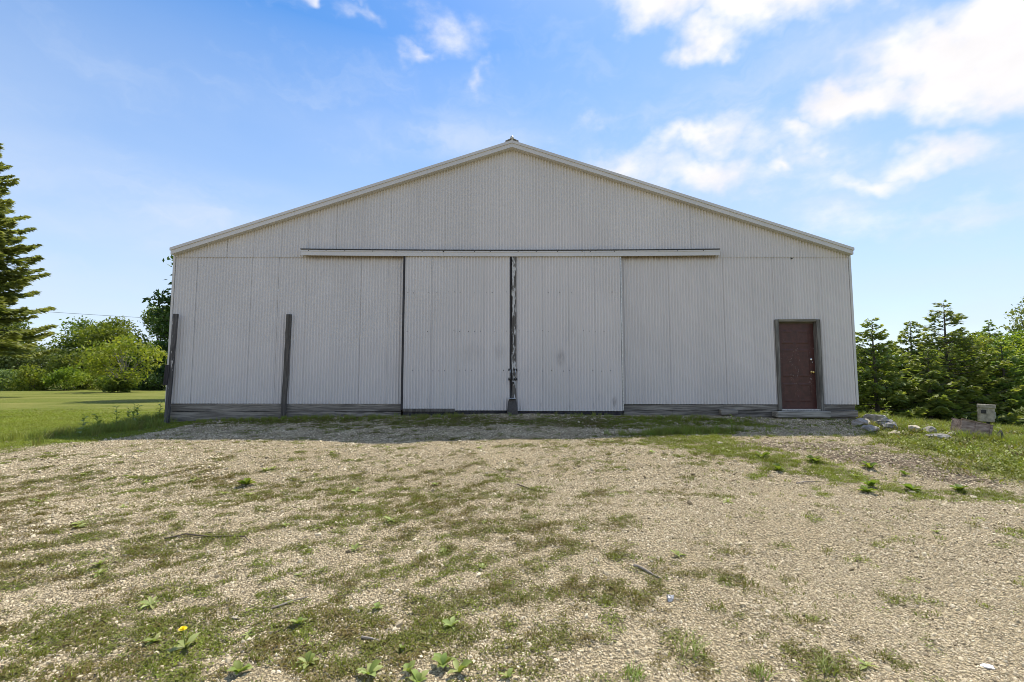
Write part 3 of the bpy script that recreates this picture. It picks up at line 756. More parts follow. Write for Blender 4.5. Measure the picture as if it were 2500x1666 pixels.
# creeping plants matted over the gravel
x, y = pts_uniform(-9.5, 8.5, 1.4, 10.5, 1500); g = green(x, y) * (1 - lawn(x, y)); k = rng.random(len(x)) < g ** 1.3 * .8; x, y = x[k], y[k]; m = len(x)
s = rng.uniform(.6, 1.35, m)
tn = np.clip(.36 + .75 * (fbm(x * 1.1, y * 1.1, 71, 3) - .5) + .9 * (fbm(x * 5, y * 5, 72, 2) - .5) + rng.normal(0, .15, m) + .3 * sstep(x, 1.8, 3), 0, 1)
scatter('creeping_weeds', np.c_[x, y, terrain(x, y)], np.c_[np.zeros((m, 2)), rng.uniform(0, 6.28, m)], np.c_[s, s, s * rng.uniform(.6, 1.3, m)], tn,
        [mat_tuft(15, .04, .015, .009, M['turf']) for _ in range(5)], 'low brownish green weeds matted over the gravel yard', 'ground cover')
# short grass among them
x, y = pts_uniform(-9.5, 8.5, 1.4, 10.5, 900); k = rng.random(len(x)) < np.clip(green(x, y) * .62 + .02, 0, 1) * (1 - lawn(x, y)) * (.45 + .55 * sstep(x, 1.3, 2.4) * sstep(y, 4.6, 5.4)); x, y = x[k], y[k]; m = len(x)
s = rng.uniform(.5, 1.15, m) * (1 + .4 * sstep(x, 2, 4) * sstep(y, 5, 7))
tn = np.clip(.42 + .8 * (fbm(x * .9, y * .9, 73, 3) - .5) + rng.normal(0, .2, m) + .35 * sstep(x, 1.8, 3), 0, 1)
scatter('sparse_grass', np.c_[x, y, terrain(x, y)], np.c_[np.zeros((m, 2)), rng.uniform(0, 6.28, m)], np.c_[s, s, s], tn,
        [blade_tuft(11, .05, .035, .0019, .9, M['turf']) for _ in range(5)], 'sparse short grass growing through the gravel', 'grass')
# lawn blades near by, on both sides of the yard
def lawn_pts(x0, x1, y0, y1, dn):
    x, y = rng.uniform(x0, x1, int((x1-x0)*(y1-y0)*dn)), 0; y = rng.uniform(y0, y1, len(x))
    k = (rng.random(len(x)) < lawn(x, y) ** 1.2 * (1 - sstep(y, 14, 21))) & inyard(x, y) & (np.abs(x) < y * 1.25 + 2.5); return x[k], y[k]
a1, b1 = lawn_pts(-17, -6.8, 5.5, 13, 150); a2, b2 = lawn_pts(5.4, 14, 3.5, 13, 190); a3, b3 = lawn_pts(-27, -8.2, 13, 22, 60); a4, b4 = lawn_pts(8.2, 24, 13, 20, 60)
x = np.concatenate([a1, a2, a3, a4]); y = np.concatenate([b1, b2, b3, b4]); m = len(x)
far = sstep(y, 11, 14); s = rng.uniform(.7, 1.3, m) * (1 + .5 * far) * np.where(x > 0, 1.2, .85)
edge = 1 - sstep(lawn(x, y), .5, 1.0)
tn = np.clip(.80 + .14 * (x < 0) + .6 * (fbm(x * .6, y * .6, 74, 3) - .5) + rng.normal(0, .16, m) - .3 * edge, 0, 1)
scatter('lawn_grass', np.c_[x, y, terrain(x, y)], np.c_[np.zeros((m, 2)), rng.uniform(0, 6.28, m)], np.c_[s * 1.5, s * 1.5, s * .85], tn,
        [blade_tuft(16, .06, .07, .0024, .8, M['turf']) for _ in range(5)], 'mown lawn grass at both sides of the yard', 'grass')
# broad-leaved plants among the grass on the right
a1, b1 = lawn_pts(5.6, 12, 5, 11.5, 60); m = len(a1); s = rng.uniform(.6, 1.5, m)
scatter('lawn_weeds', np.c_[a1, b1, terrain(a1, b1) + .02], np.c_[np.zeros((m, 2)), rng.uniform(0, 6.28, m)], np.c_[s, s, s], np.clip(rng.normal(.5, .3, m), 0, 1),
        [mat_tuft(16, .08, .09, .022, M['turf']) for _ in range(4)], 'clover and leafy weeds in the rough grass right of the barn', 'ground cover')
# uncut grass: along the left wall, at the shadow's edge and round the rubble on the right
def gauss_pts(lst):
    o_ = []
    for cx, cy, rx, ry, ro, m_ in lst:
        a_ = rng.normal(0, .5, (m_, 2)) * (rx, ry); c, s = math.cos(ro), math.sin(ro)
        o_.append(np.c_[cx + a_[:, 0]*c - a_[:, 1]*s, cy + a_[:, 0]*s + a_[:, 1]*c])
    A = np.concatenate(o_); return A[inyard(A[:, 0], A[:, 1])].T
x, y = gauss_pts([(-8.5, 11.2, .35, 2.2, .1, 260), (-8.5, 14.5, .4, 2.6, 0, 200), (-9.0, 9.1, 1.0, .4, .5, 60), (-8.2, 9.6, .5, .7, 0, 80), (2.9, 8.4, .9, .22, .2, 210), (3.7, 8.7, .8, .2, .1, 110),
  (8.6, 10.6, .6, .7, 0, 100), (8.2, 9.3, 1.1, .5, -.3, 70), (8.9, 8.3, .9, .4, 0, 120), (11.3, 10.4, 1.3, .8, 0, 130), (11, 12, 2.5, 1.5, 0, 260), (-4.8, 10.33, 1.6, .16, 0, 160), (-6.6, 10.33, 1.0, .12, 0, 60), (-1.6, 10.25, 1.0, .16, 0, 90), (-3.0, 10.2, .8, .2, 0, 80), (1.5, 10.2, 1.2, .15, 0, 40), (3.6, 10.2, 1.2, .2, 0, 70)])
m = len(x); s = rng.uniform(.55, 1.25, m) * np.where((np.abs(x) < 7.5) & (y > 9.5), .5, 1) * np.where((x > 1) & (x < 5) & (y < 9.2), .62, 1)
scatter('uncut_grass', np.c_[x, y, terrain(x, y)], np.c_[np.zeros((m, 2)), rng.uniform(0, 6.28, m)], np.c_[s, s, s], np.clip(rng.normal(.55, .25, m), 0, 1),
        [blade_tuft(22, .22, .07, .0035, .55, M['straw'], 3) for _ in range(5)], 'tufts of uncut grass along the barn foot and rubble', 'grass')

# ------------------------------------------------------------------ trees
def leaf_cards(C, size, flat=.5, aspect=.45, droop=0):
    m = len(C); u = rng.normal(size=(m, 3)); u[:, 2] = u[:, 2] * flat - droop; u /= np.linalg.norm(u, axis=1)[:, None]
    r = rng.normal(size=(m, 3)); r[:, 2] *= flat; w = np.cross(u, r); w = np.cross(w, u) if flat < .3 else w; w /= np.linalg.norm(w, axis=1)[:, None] + 1e-9
    l = (size * rng.uniform(.6, 1.35, m))[:, None]
    return np.stack([C - u*l, C + w*l*aspect, C + u*l, C - w*l*aspect], 1)
def broad_tree(name, x, y, H, Wd, label, group, lm, leaf, nleaf, base=.12, clumps=26, bark='bark', seed=0, cat='tree', skew=(0, 0), depth=.8, tone=(.5, .25), open_=0., stems=1, flat=.9):
    global rng
    rng = np.random.default_rng(1000 + seed)
    z0 = T(x, y); root = tag(empty(name, (x, y, z0)), label, cat, group)
    # clump centres on an uneven dome
    cc = []
    while len(cc) < clumps:
        p = rng.normal(size=3); p /= np.linalg.norm(p); p *= rng.uniform(.25, 1) ** .5
        zz = base * H + (H * (1 - base)) * (p[2] * .5 + .5)
        wd = Wd / 2 * (1.0 - .45 * max(0, p[2]) ** 2)
        cc.append((p[0] * wd * .80 + skew[0] * (p[2] + 1), p[1] * wd * depth * .8 + skew[1] * (p[2] + 1), min(zz, H * .95)))
    cc = np.array(cc); cr = rng.uniform(.55, 1.15, clumps) * Wd * .17 * (26 / clumps) ** .33
    tr = MB()
    for sidx in range(stems):
        ox = (sidx - (stems - 1) / 2) * .25
        top = H * .62; k = 7
        P = [(ox + .06 * H * math.sin(i * 1.1 + seed + sidx) * i / k * .5 + skew[0] * i / k, .03 * H * math.cos(i * 1.7 + seed) * i / k, -.15 + (top + .15) * i / k) for i in range(k + 1)]
        r0 = .018 * H + .02
        tr.tube(P, [r0 * (1.25 if i == 0 else 1 - .8 * i / k) for i in range(k + 1)], 7)
        for j in range(clumps):
            if j % stems != sidx: continue
            t = min(.95, max(.12, (cc[j][2] / H) * .85 - .12)); q = np.array(P[int(t * k)]); e_ = cc[j]
            md = (q + e_) / 2 + np.array((0, 0, .06 * H)) * rng.uniform(-.5, 1)
            tr.tube([q, (q * .6 + md * .4), md, e_ * .7 + md * .3, e_], np.array([.5, .42, .3, .2, .06]) * r0 * rng.uniform(.6, 1), 5)
    tr.build('trunk', M[bark], root, smooth=True)
    each = rng.multinomial(nleaf, cr ** 2 / (cr ** 2).sum())
    C, tn = [], []
    for j in range(clumps):
        k = each[j]; p = rng.normal(size=(k, 3)); p /= np.linalg.norm(p, axis=1)[:, None]
        p *= (rng.uniform(0, 1, k) ** .42)[:, None] * cr[j] * np.array([1.15, 1.15, .78])
        p += rng.normal(0, .12, (k, 3)) * cr[j]
        C.append(cc[j] + p); tn.append(np.clip(rng.normal(tone[0] + rng.normal(0, .15), tone[1] * .6, k), 0, 1))
    C = np.concatenate(C); tn = np.concatenate(tn); C[:, 2] = np.maximum(C[:, 2], .05)
    MB().quads(leaf_cards(C, leaf, flat), tn).build('crown', lm, root)
    return root
def spruce(name, x, y, H, Rd, label, group, lm, seed, zb=.05, per=6, step=.32, spray=.30, sw=.085, nspray=46, dense=1., droop=.25, power=.85, asym=0., cat='tree'):
    global rng
    rng = np.random.default_rng(2000 + seed)
    z0 = T(x, y); root = tag(empty(name, (x, y, z0)), label, cat, group)
    tr = MB(); k = 8
    tr.tube([(.02 * H * math.sin(i + seed) * (i / k) * .3, 0, -.2 + (H + .1) * i / k) for i in range(k + 1)], [(.016 * H + .03) * (1 - .95 * i / k) for i in range(k + 1)], 7)
    Q, tn = [], []
    z = zb * H; lev = 0
    while z < H * .985:
        f = (z - zb * H) / (H * (1 - zb)); L0 = Rd * (1 - f) ** power
        nb = max(3, int(per * (.55 + .45 * (1 - f)) + rng.integers(0, 2)))
        a0 = rng.uniform(0, 6.28)
        for b in range(nb):
            az = a0 + 6.283 * b / nb + rng.normal(0, .22); L = L0 * rng.uniform(.62, 1.12) + .1 * spray
            up_ = .35 * f - droop * (1 - f) * rng.uniform(.5, 1.3)
            S = 7; ts = np.linspace(0, 1, S)
            rr = L * ts; zz = z + rng.normal(0, step * .25) + L * (up_ * ts + (.30 - up_ * .35) * ts ** 2.4 * .8)
            bp = np.stack([rr * math.cos(az), rr * math.sin(az), zz], 1)
            tr.tube(bp, np.linspace(.010 * L + .008, .003, S), 4, cap=False)
            ns = max(6, int(nspray * dense * (L / Rd) ** 1.1 * rng.uniform(.8, 1.2)))
            t = rng.uniform(.12, 1, ns) ** .75
            bi = np.stack([np.interp(t, ts, bp[:, c]) for c in range(3)], 1)
            out = np.array([math.cos(az), math.sin(az), 0]); side = np.array([-math.sin(az), math.cos(az), 0])
            sg = rng.choice([-1, 1], ns); lat = rng.uniform(0, 1, ns) * (1.05 - t) * .55 * L + .05
            c = bi + side * (sg * lat)[:, None] + out * (lat * .35)[:, None]
            c[:, 2] += -lat * .18 + rng.normal(0, .05 * step, ns)
            u = out * rng.uniform(.3, 1, (ns, 1)) + side * (sg * rng.uniform(.2, 1.1, ns))[:, None] + np.array([0, 0, 1]) * rng.uniform(-.55, .35, (ns, 1))
            u /= np.linalg.norm(u, axis=1)[:, None]
            w = np.cross(u, rng.normal(size=(ns, 3)) * np.array([.5, .5, 1])); w /= np.linalg.norm(w, axis=1)[:, None] + 1e-9
            l = (spray * rng.uniform(.55, 1.3, ns) * (.55 + .45 * (L / Rd)))[:, None]; ww = sw * rng.uniform(.7, 1.3, (ns, 1)) * (.6 + .4 * L / Rd)
            Q.append(np.stack([c - u * l * .5, c + w * ww - u * l * .1, c + u * l * .5, c - w * ww - u * l * .1], 1))
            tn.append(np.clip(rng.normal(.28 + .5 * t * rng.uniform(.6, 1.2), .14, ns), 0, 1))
        z += step * rng.uniform(.75, 1.25) * (.6 + .4 * (1 - f)); lev += 1
    tr.build('trunk', M['bark'], root)
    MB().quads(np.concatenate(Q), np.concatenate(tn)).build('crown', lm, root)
    return root
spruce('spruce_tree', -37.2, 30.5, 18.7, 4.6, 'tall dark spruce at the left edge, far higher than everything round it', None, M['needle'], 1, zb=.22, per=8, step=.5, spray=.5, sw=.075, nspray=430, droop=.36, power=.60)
# tree line beyond the lawn on the left
TL = 'trees and shrubs along the far edge of the left lawn'
broad_tree('tree', -61.5, 55, 9.0, 11, 'brownish green tree under the tall spruce at the left edge of the picture', TL, M['leaf'], .19, 6500, seed=1, tone=(.45, .3))
broad_tree('tree', -55.0, 59, 9.2, 10, 'mid green tree between the spruce and the domed tree line', TL, M['leaf'], .19, 6000, seed=2, tone=(.5, .3))
broad_tree('tree', -50.5, 57, 9.6, 9, 'light green rounded tree left of the highest tree behind the lawn', TL, M['leaf_bright'], .18, 7000, seed=3, tone=(.35, .3))
broad_tree('tree', -47.2, 61, 11.4, 9.5, 'highest domed tree in the row behind the lawn', TL, M['leaf'], .19, 7500, seed=4, tone=(.6, .3))
broad_tree('tree', -42.8, 59, 10.2, 8, 'dark rounded tree just right of the highest domed tree', TL, M['leaf_dark'], .2, 6500, seed=5, tone=(.6, .3))
broad_tree('tree', -38.5, 54, 8.6, 7, 'dark dense tree hard against the left corner of the barn', TL, M['leaf_dark'], .2, 7000, seed=6, base=.02, tone=(.45, .3))
broad_tree('tree', -34.0, 50, 7.8, 7, 'deep green tree partly hidden behind the barn corner', TL, M['leaf_dark'], .2, 6000, seed=7, base=.02, tone=(.4, .3))
broad_tree('bush', -55.8, 51.5, 5.2, 7.5, 'grey green dense bush in front of the brownish tree', TL, M['leaf_grey'], .16, 7000, base=.0, seed=8, cat='bush', tone=(.35, .3), stems=3)
broad_tree('bush', -47.8, 50.5, 4.6, 6.5, 'yellow green bush left of the pale-limbed young tree', TL, M['leaf'], .16, 6500, base=.0, seed=9, cat='bush', tone=(.55, .3), stems=3)
broad_tree('bush', -60.5, 50, 3.6, 5, 'green bush behind the pale green tank', TL, M['leaf_bright'], .16, 4500, base=.0, seed=10, cat='bush', tone=(.6, .3), stems=3)
broad_tree('bush', -42.0, 51.5, 4.4, 6, 'dark bush behind the pale-limbed young tree', TL, M['leaf_dark'], .17, 5500, base=.0, seed=11, cat='bush', tone=(.6, .3), stems=3)
UG = 'low shrubs at the foot of the tree line'
for j, (bx, by, bh, bw, lmk, lb) in enumerate([(-57.2, 47.5, 1.5, 4.2, 'leaf', 'low shrub at the lawn edge beside the pale green tank'), (-53.0, 47.5, 2.0, 4.2, 'leaf_grey', 'low greyish shrub at the lawn edge below the grey green bush'),
      (-49.6, 47.2, 2.4, 4.0, 'leaf_bright', 'low bright shrub left of the rough grass by the young tree'), (-46.0, 47.2, 2.2, 3.8, 'leaf_bright', 'low yellow green shrub near the young tree'),
      (-42.4, 48.5, 1.5, 3.4, 'leaf', 'low green shrub just left of the young tree trunk'), (-37.0, 47.5, 1.6, 4.2, 'leaf_dark', 'dark low shrub between the young tree and the barn corner'), (-61.5, 46.5, 1.4, 4., 'leaf', 'low shrub at the left end of the lawn edge')]):
    broad_tree('shrub', bx, by, bh, bw, lb, UG, M[lmk], .13, 2600, base=.0, clumps=14, seed=20 + j, cat='shrub', tone=(.5, .3), stems=3)
broad_tree('tree', -35.6, 42, 5.3, 7.2, 'young tree with pale bare limbs standing out in the lawn', None, M['leaf_bright'], .16, 3000, base=.18, clumps=30, bark='bark_pale', seed=30, tone=(.75, .28), stems=2)
broad_tree('bush', -35.6, 41.6, 1.15, 2.5, 'round grassy clump round the foot of the young tree', None, M['leaf'], .14, 2300, base=.0, clumps=16, seed=31, cat='bush', tone=(.55, .3))
broad_tree('tree', -19.9, 30, 9.6, 8.0, 'dark leafed tree behind the barn, a few branches showing past its left wall', None, M['leaf_dark'], .17, 9000, base=.28, clumps=40, seed=32, tone=(.45, .3))
# spruces and shrubs beyond the right end of the barn
RS = 'young spruces right of the barn'
RC = dict(zb=.03, per=7, step=.26, spray=.24, sw=.046, nspray=135, droop=.08, power=.86)
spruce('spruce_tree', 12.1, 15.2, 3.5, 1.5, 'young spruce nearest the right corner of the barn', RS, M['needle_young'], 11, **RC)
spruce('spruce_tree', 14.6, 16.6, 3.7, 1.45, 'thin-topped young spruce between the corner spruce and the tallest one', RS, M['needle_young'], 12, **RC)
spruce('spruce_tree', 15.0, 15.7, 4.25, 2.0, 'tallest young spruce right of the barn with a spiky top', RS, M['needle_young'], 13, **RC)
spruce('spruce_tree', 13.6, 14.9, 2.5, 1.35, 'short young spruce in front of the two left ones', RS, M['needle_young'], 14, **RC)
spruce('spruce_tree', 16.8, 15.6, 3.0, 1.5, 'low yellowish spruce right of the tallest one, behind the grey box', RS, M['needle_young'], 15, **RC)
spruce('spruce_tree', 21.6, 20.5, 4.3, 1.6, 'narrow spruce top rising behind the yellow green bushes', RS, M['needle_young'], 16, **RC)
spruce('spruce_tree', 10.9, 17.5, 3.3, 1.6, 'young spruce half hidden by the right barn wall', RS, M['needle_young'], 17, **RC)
RB = 'bushes at the right edge of the picture'
broad_tree('bush', 17.0, 16.8, 3.2, 3.0, 'yellow green bush behind the grey box on its post', RB, M['leaf_bright'], .075, 6500, base=.0, seed=40, cat='bush', tone=(.5, .3), stems=3)
broad_tree('bush', 19.2, 17.0, 3.3, 3.4, 'light green bush at the right edge of the picture', RB, M['leaf_bright'], .075, 7000, base=.0, seed=41, cat='bush', tone=(.4, .3), stems=3)
broad_tree('bush', 20.6, 20.5, 3.4, 3.6, 'mid green bush behind the light green one at the right edge', RB, M['leaf'], .09, 6000, base=.0, seed=42, cat='bush', tone=(.6, .3), stems=3)
broad_tree('bush', 15.2, 19.5, 2.4, 3.4, 'pale green bush behind the young spruces', RB, M['leaf_bright'], .09, 6000, base=.0, seed=43, cat='bush', tone=(.3, .3), stems=3)
broad_tree('bush', 12.3, 18.5, 2.2, 3.2, 'low bush between the barn wall and the spruces', RB, M['leaf'], .09, 5500, base=.0, seed=44, cat='bush', tone=(.6, .3), stems=3)
broad_tree('tree', 26.2, 22.5, 6.0, 3.4, 'slender loose-leafed tree rising at the right edge of the picture', None, M['leaf_grey'], .085, 4200, base=.25, clumps=34, seed=45, tone=(.5, .3))
broad_tree('shrub', 17.6, 13.9, 1.1, 2.2, 'bright low shrub right of the grey box', RB, M['leaf_bright'], .06, 3000, base=.0, clumps=14, seed=46, cat='shrub', tone=(.5, .3), stems=3)
rng = np.random.default_rng(99)
# a distant wood closing the horizon behind the bushes
m_ = 22000
an = rng.uniform(-1.35, 1.35, m_); dd = rng.uniform(120, 190, m_); hx = dd * np.sin(an); hy = dd * np.cos(an)
hh = 5.0 + 3.5 * fbm(an * 14, an * 3, 81, 3)
C = np.stack([hx, hy, rng.uniform(0, 1, m_) * hh], 1)
tag(MB().quads(leaf_cards(C, .75, .9, .6), np.clip(rng.normal(.45, .3, m_), 0, 1)).build('distant_wood', M['leaf_dark']), 'far low line of woodland on the horizon', 'woodland', kind='stuff')

# ------------------------------------------------------------------ things in the grass on the right
def rock(name, x, y, sx, sy, sz, label, col, seed, rz=0, sink=.27, sub=3, lump=.5):
    import bmesh
    bm = bmesh.new(); bmesh.ops.create_icosphere(bm, subdivisions=sub, radius=1)
    r_ = np.random.default_rng(seed); pl = [(r_.normal(size=3), r_.uniform(.45, .8)) for _ in range(11)]
    for v in bm.verts:
        p = np.array(v.co)
        for nrm, d_ in pl:
            nn = nrm / np.linalg.norm(nrm); k = p @ nn
            if k > d_: p = p - nn * (k - d_) * .97
        p *= 1 + lump * (float(fbm(np.array(p[0] * 2.2 + seed), np.array(p[1] * 2.2 + p[2] * 3.1), seed, 4)) - .5)
        v.co = Vector((p[0] * sx, p[1] * sy, p[2] * sz))
    me = bpy.data.meshes.new(name); bm.to_mesh(me); bm.free(); me.materials.append(M[col])
    o = bpy.data.objects.new(name, me); COL.objects.link(o)
    o.location = (x, y, T(x, y) + sz * (1 - 2 * sink) * .8); o.rotation_euler = (0, 0, rz)
    return tag(o, label, 'rock', 'rocks at the right corner of the barn')
def rockmat(name, dk, lt, stripe=0):
    m, n = mat(name); p = n.new('ShaderNodeTexCoord').outputs['Object']
    f = n.noise(p, 7, 6, .65); c = n.mix(n.ss(f, .3, .7), dk, lt)
    if stripe:
        s_ = n.noise(n.scl(p, (3, 3, 22)), 1.0, 3, .5, 1.2); c = n.mix(n.ss(s_, .48, .6, 0, stripe), c, tuple(v * .22 for v in dk))
    c = n.mix(n.ss(n.noise(p, 40, 3), .6, .72, 0, .5), c, tuple(v * .6 for v in dk))
    finish(n, bsdf(n, c, .85, 0, bump(n, f, .6, .02), .2)); return m
M['rock'] = rockmat('rock_grey', (.19, .178, .16), (.42, .39, .35)); M['rock_stripe'] = rockmat('rock_banded', (.22, .21, .2), (.44, .425, .41), .95)
M['rock_pale'] = rockmat('rock_pale', (.33, .29, .21), (.58, .51, .39)); M['rock_tan'] = rockmat('rock_tan', (.25, .22, .19), (.46, .41, .36))
rock('rock', 7.95, 10.1, .22, .22, .18, 'pale grey rock leaning on the right corner of the barn', 'rock', 1)
rock('rock', 7.4, 9.75, .2, .17, .13, 'low pale rock in front of the barn corner at the shadow edge', 'rock_tan', 2)
rock('rock', 7.6, 9.32, .27, .2, .21, 'largest rock of the heap, grey with dark bands', 'rock_stripe', 3, .4)
rock('rock', 7.05, 9.05, .21, .15, .11, 'flat grey rock left of the banded rock', 'rock', 4)
rock('rock', 7.85, 9.0, .15, .11, .1, 'small whitish rock in the grass right of the banded rock', 'rock_pale', 5)
rock('rock', 7.28, 8.75, .13, .09, .07, 'small flat pale stone just below the banded rock', 'rock_pale', 6)
rock('rock', 8.15, 9.0, .13, .11, .1, 'small brown rock half hidden by weeds', 'rock', 7)
rock('rock', 7.76, 8.4, .21, .1, .08, 'long flat grey stone lying in the grass left of the wooden crate', 'rock', 8, -.35)
rock('rock', 8.35, 8.75, .10, .08, .07, 'small round grey stone between the brown rock and the crate', 'rock', 41)
rock('rock', 7.6, 9.95, .13, .12, .1, 'small pale rock wedged between the two rocks at the barn corner', 'rock_pale', 42)
# broken wooden crate
M['crate'] = wood('old_crate', 0, (.17, .12, .095), (.46, .36, .31)); M['crate_rim'] = wood('crate_rim', 0, (.2, .13, .095), (.42, .31, .25))
cx, cy = 8.66, 8.72; zc = T(cx, cy) + .05
crate = tag(empty('crate', (cx, cy, zc)), 'tilted old wooden crate of weathered boards lying in the grass', 'crate')
crate.rotation_euler = (R(-3), R(13), R(-14)); crate.scale = (.70, .9, .95)
for (x0, x1, y0, y1) in ((-.34, .34, -.155, -.135), (-.34, .34, .135, .155), (-.34, -.32, -.135, .135), (.32, .34, -.135, .135)):
    for z0, z1 in ((.0, .135), (.139, .275)):
        MB().box(x0 + .001, x1 - .001, y0, y1, z0, z1, .004).build('board', M['crate'], crate)
MB().box(-.318, .318, -.133, .133, .01, .03).build('bottom', M['crate'], crate)
for y0 in (-.165, .13): MB().box(-.35, .35, y0, y0 + .035, .277, .298, .003).build('rim', M['crate_rim'], crate)
for sx in (-.05, .28): MB().box(sx, sx + .05, -.172, -.157, .02, .26, .003).build('cleat', M['crate'], crate)
# grey utility box on a post
M['box_paint'] = plain('box_paint', (.31, .275, .21), .6, 0, .35, 14)
bx, by = 10.28, 10.0; bz = T(bx, by)
ub = tag(empty('utility_box', (bx, by, bz)), 'weathered beige utility box on a thin post in front of the spruces', 'utility box'); ub.rotation_euler = (0, R(3), R(-14))
zb = .60 - bz
MB().box(.05, .09, .02, .06, -.3, zb + .36, .002).build('post', M['iron'], ub)
bod = MB().box(-.14, .125, -.075, .018, zb, zb + .365, .003).build('cabinet', M['box_paint'], ub, bevel=.008)
MB().box(-.15, .135, -.09, .02, zb + .29, zb + .375, .002).build('lid', M['box_paint'], bod, bevel=.01)
MB().box(-.13, -.04, -.084, -.0755, zb + .175, zb + .255, .003).build('opening', M['iron'], bod)  # dark plate, its colour standing in for the shade inside an opening
MB().box(.126, .145, -.05, .0, zb + .08, zb + .22).build('latch', M['zinc'], bod)
# charred block beyond the crate
M['char'] = plain('charred', (.035, .032, .03), .9)
rx_, ry_ = 8.92, 8.42
st = rock('tree_stump', rx_, ry_, .11, .09, .16, 'jagged dark charred stump right of the crate', 'char', 21, .3, .2, 2, .7); st['category'] = 'stump'; del st['group']
# pale green tank at the far left
M['tank'] = plain('tank_green', (.30, .40, .26), .5, 0, .12, 2)
tx, ty = -57.6, 50.; tz0 = T(tx, ty)
tank = tag(empty('tank', (tx, ty, tz0)), 'pale green rounded tank at the left edge beyond the lawn', 'tank')
pr = [(-2.35, .05), (-2.3, .45), (-2.15, .75), (-1.9, .92), (-1.5, .98), (1.5, .98), (1.9, .92), (2.15, .75), (2.3, .45), (2.35, .05)]
V = [(x_, r * math.cos(t), 1.25 + r * math.sin(t)) for x_, r in pr for t in np.linspace(0, 2*math.pi, 18, endpoint=False)]
MB().add(V, [(i*18+j, i*18+(j+1) % 18, (i+1)*18+(j+1) % 18, (i+1)*18+j) for i in range(9) for j in range(18)]).build('shell', M['tank'], tank, smooth=True)
for sx in (-1.4, 1.4): MB().box(sx - .12, sx + .12, -.6, .6, -.1, .5).build('saddle', M['concrete'], tank)
# overhead cable and its far pole
P = [(-75 + 2.0 * i * 1.5, 58 + i * .35, 10.6 - i * .09 + .006 * (i - 12) ** 2 - .55) for i in range(0, 25)]
tag(MB().tube(P, .022, 5).build('cable', M['iron']), 'thin overhead cable above the tree line beside the spruce', 'cable')

# ------------------------------------------------------------------ sticks, litter and plants in the yard
M['twig'] = wood('twig', 0, (.06, .045, .035), (.2, .16, .12)); M['twig_pale'] = wood('pale_twig', 0, (.22, .18, .14), (.45, .40, .33))
def stick(pts, r, label, mk='twig', lift=.008):
    P = [(x_, y_, T(x_, y_) + lift + .006 * math.sin(i * 1.9)) for i, (x_, y_) in enumerate(pts)]
    return tag(MB().tube(P, [r * (1 - .5 * i / len(P)) for i in range(len(P))], 6).build('stick', M[mk]), label, 'stick')
stick([(-2.95, 3.98), (-2.8, 4.02), (-2.6, 4.03), (-2.4, 4.04), (-2.28, 4.0), (-2.18, 3.91)], .0065, 'long dark crooked stick lying on the left of the yard', lift=.012)
stick([(.92, 3.55), (.97, 3.5), (1.03, 3.43), (1.07, 3.38)], .011, 'short pale stick on the gravel right of the middle', 'twig_pale')
stick([(.06, 5.37), (.14, 5.28), (.25, 5.17)], .007, 'thin straight twig on the gravel before the sliding doors')
stick([(3.40, 5.55), (3.55, 5.6), (3.72, 5.64)], .009, 'pale stick by the brown weed patch right of centre', 'twig_pale')
stick([(-1.52, 3.0), (-1.43, 3.08), (-1.36, 3.15)], .006, 'thin pale twig near the left front weeds', 'twig_pale')
stick([(-.86, 2.72), (-.80, 2.70), (-.74, 2.69)], .007, 'short pale twig left of the broad-leaved weeds at the front', 'twig_pale')
# crumpled can and a white flat stone
M['foil'] = plain('foil', (.42, .41, .40), .45, .7, .5, 60)
x_, y_ = 1.045, 3.12
can = rock('crumpled_can', x_, y_, .042, .026, .022, 'small crumpled shiny metal scrap lying on the gravel', 'foil', 33, .5, .1, 2, 1.3); can['category'] = 'scrap'; del can['group']
M['white'] = plain('white_stone', (.8, .79, .76), .6, 0, .06)
w_ = rock('pale_stone', 2.46, 2.47, .034, .022, .010, 'flat white stone near the lower right corner of the yard', 'white', 34, -.4, .1, 2); w_['category'] = 'stone'; del w_['group']
for j, (x_, y_, s_, lb) in enumerate([(4.55, 5.28, .045, 'white stone by the lower end of the green strip'), (3.35, 7.45, .09, 'pale flat stone in the tall grass patch by the shadow'), (-1.62, 3.6, .05, 'pale stone left of centre in the yard'), (-1.7, 2.92, .03, 'small white stone left of the yellow dandelion patch'), (5.1, 5.15, .06, 'pale chip of stone at the right side of the yard')]):
    w_ = rock('pale_stone', x_, y_, s_, s_ * .6, s_ * .3, lb, 'rock_pale', 50 + j, j, .1, 2); w_['category'] = 'stone'; del w_['group']
# weeds with leaves of their own
def leaf_mesh(L, Wd, curl, seg=5, wav=.1):
    V, F = [], []
    for i in range(seg + 1):
        t = i / seg; w = Wd * (math.sin(math.pi * min(1, t * .93 + .05)) ** .8) * (1 + wav * math.sin(t * 14)); w = max(w, .002) if i < seg else .001
        z = L * (math.sin(curl) * t - .45 * t * t * math.sin(curl + .3)); x_ = L * t * math.cos(curl * .6)
        V += [(x_, -w, z + w * .45), (x_, 0, z), (x_, w, z + w * .45)]
    for i in range(seg):
        q = i * 3; F += [(q, q+3, q+4, q+1), (q+1, q+4, q+5, q+2)]
    return V, F
LEAFS = []; DOCK = []
for k in range(12):
    mk_ = 'weed' if k < 6 else 'leaf'; k %= 6
    V, F = leaf_mesh(1, [.2, .24, .17, .28, .13, .22][k], [.5, .8, .35, .9, .65, .2][k])
    me = bpy.data.meshes.new('leaf'); me.from_pydata(V, [], F); me.materials.append(M[mk_])
    at = me.attributes.new('tone', 'FLOAT', 'FACE'); at.data.foreach_set('value', np.full(len(F), [.75, .6, .9, .5, .8, .65][k], np.float32))
    me.polygons.foreach_set('use_smooth', [True] * len(F)); (LEAFS if mk_ == 'weed' else DOCK).append(me)
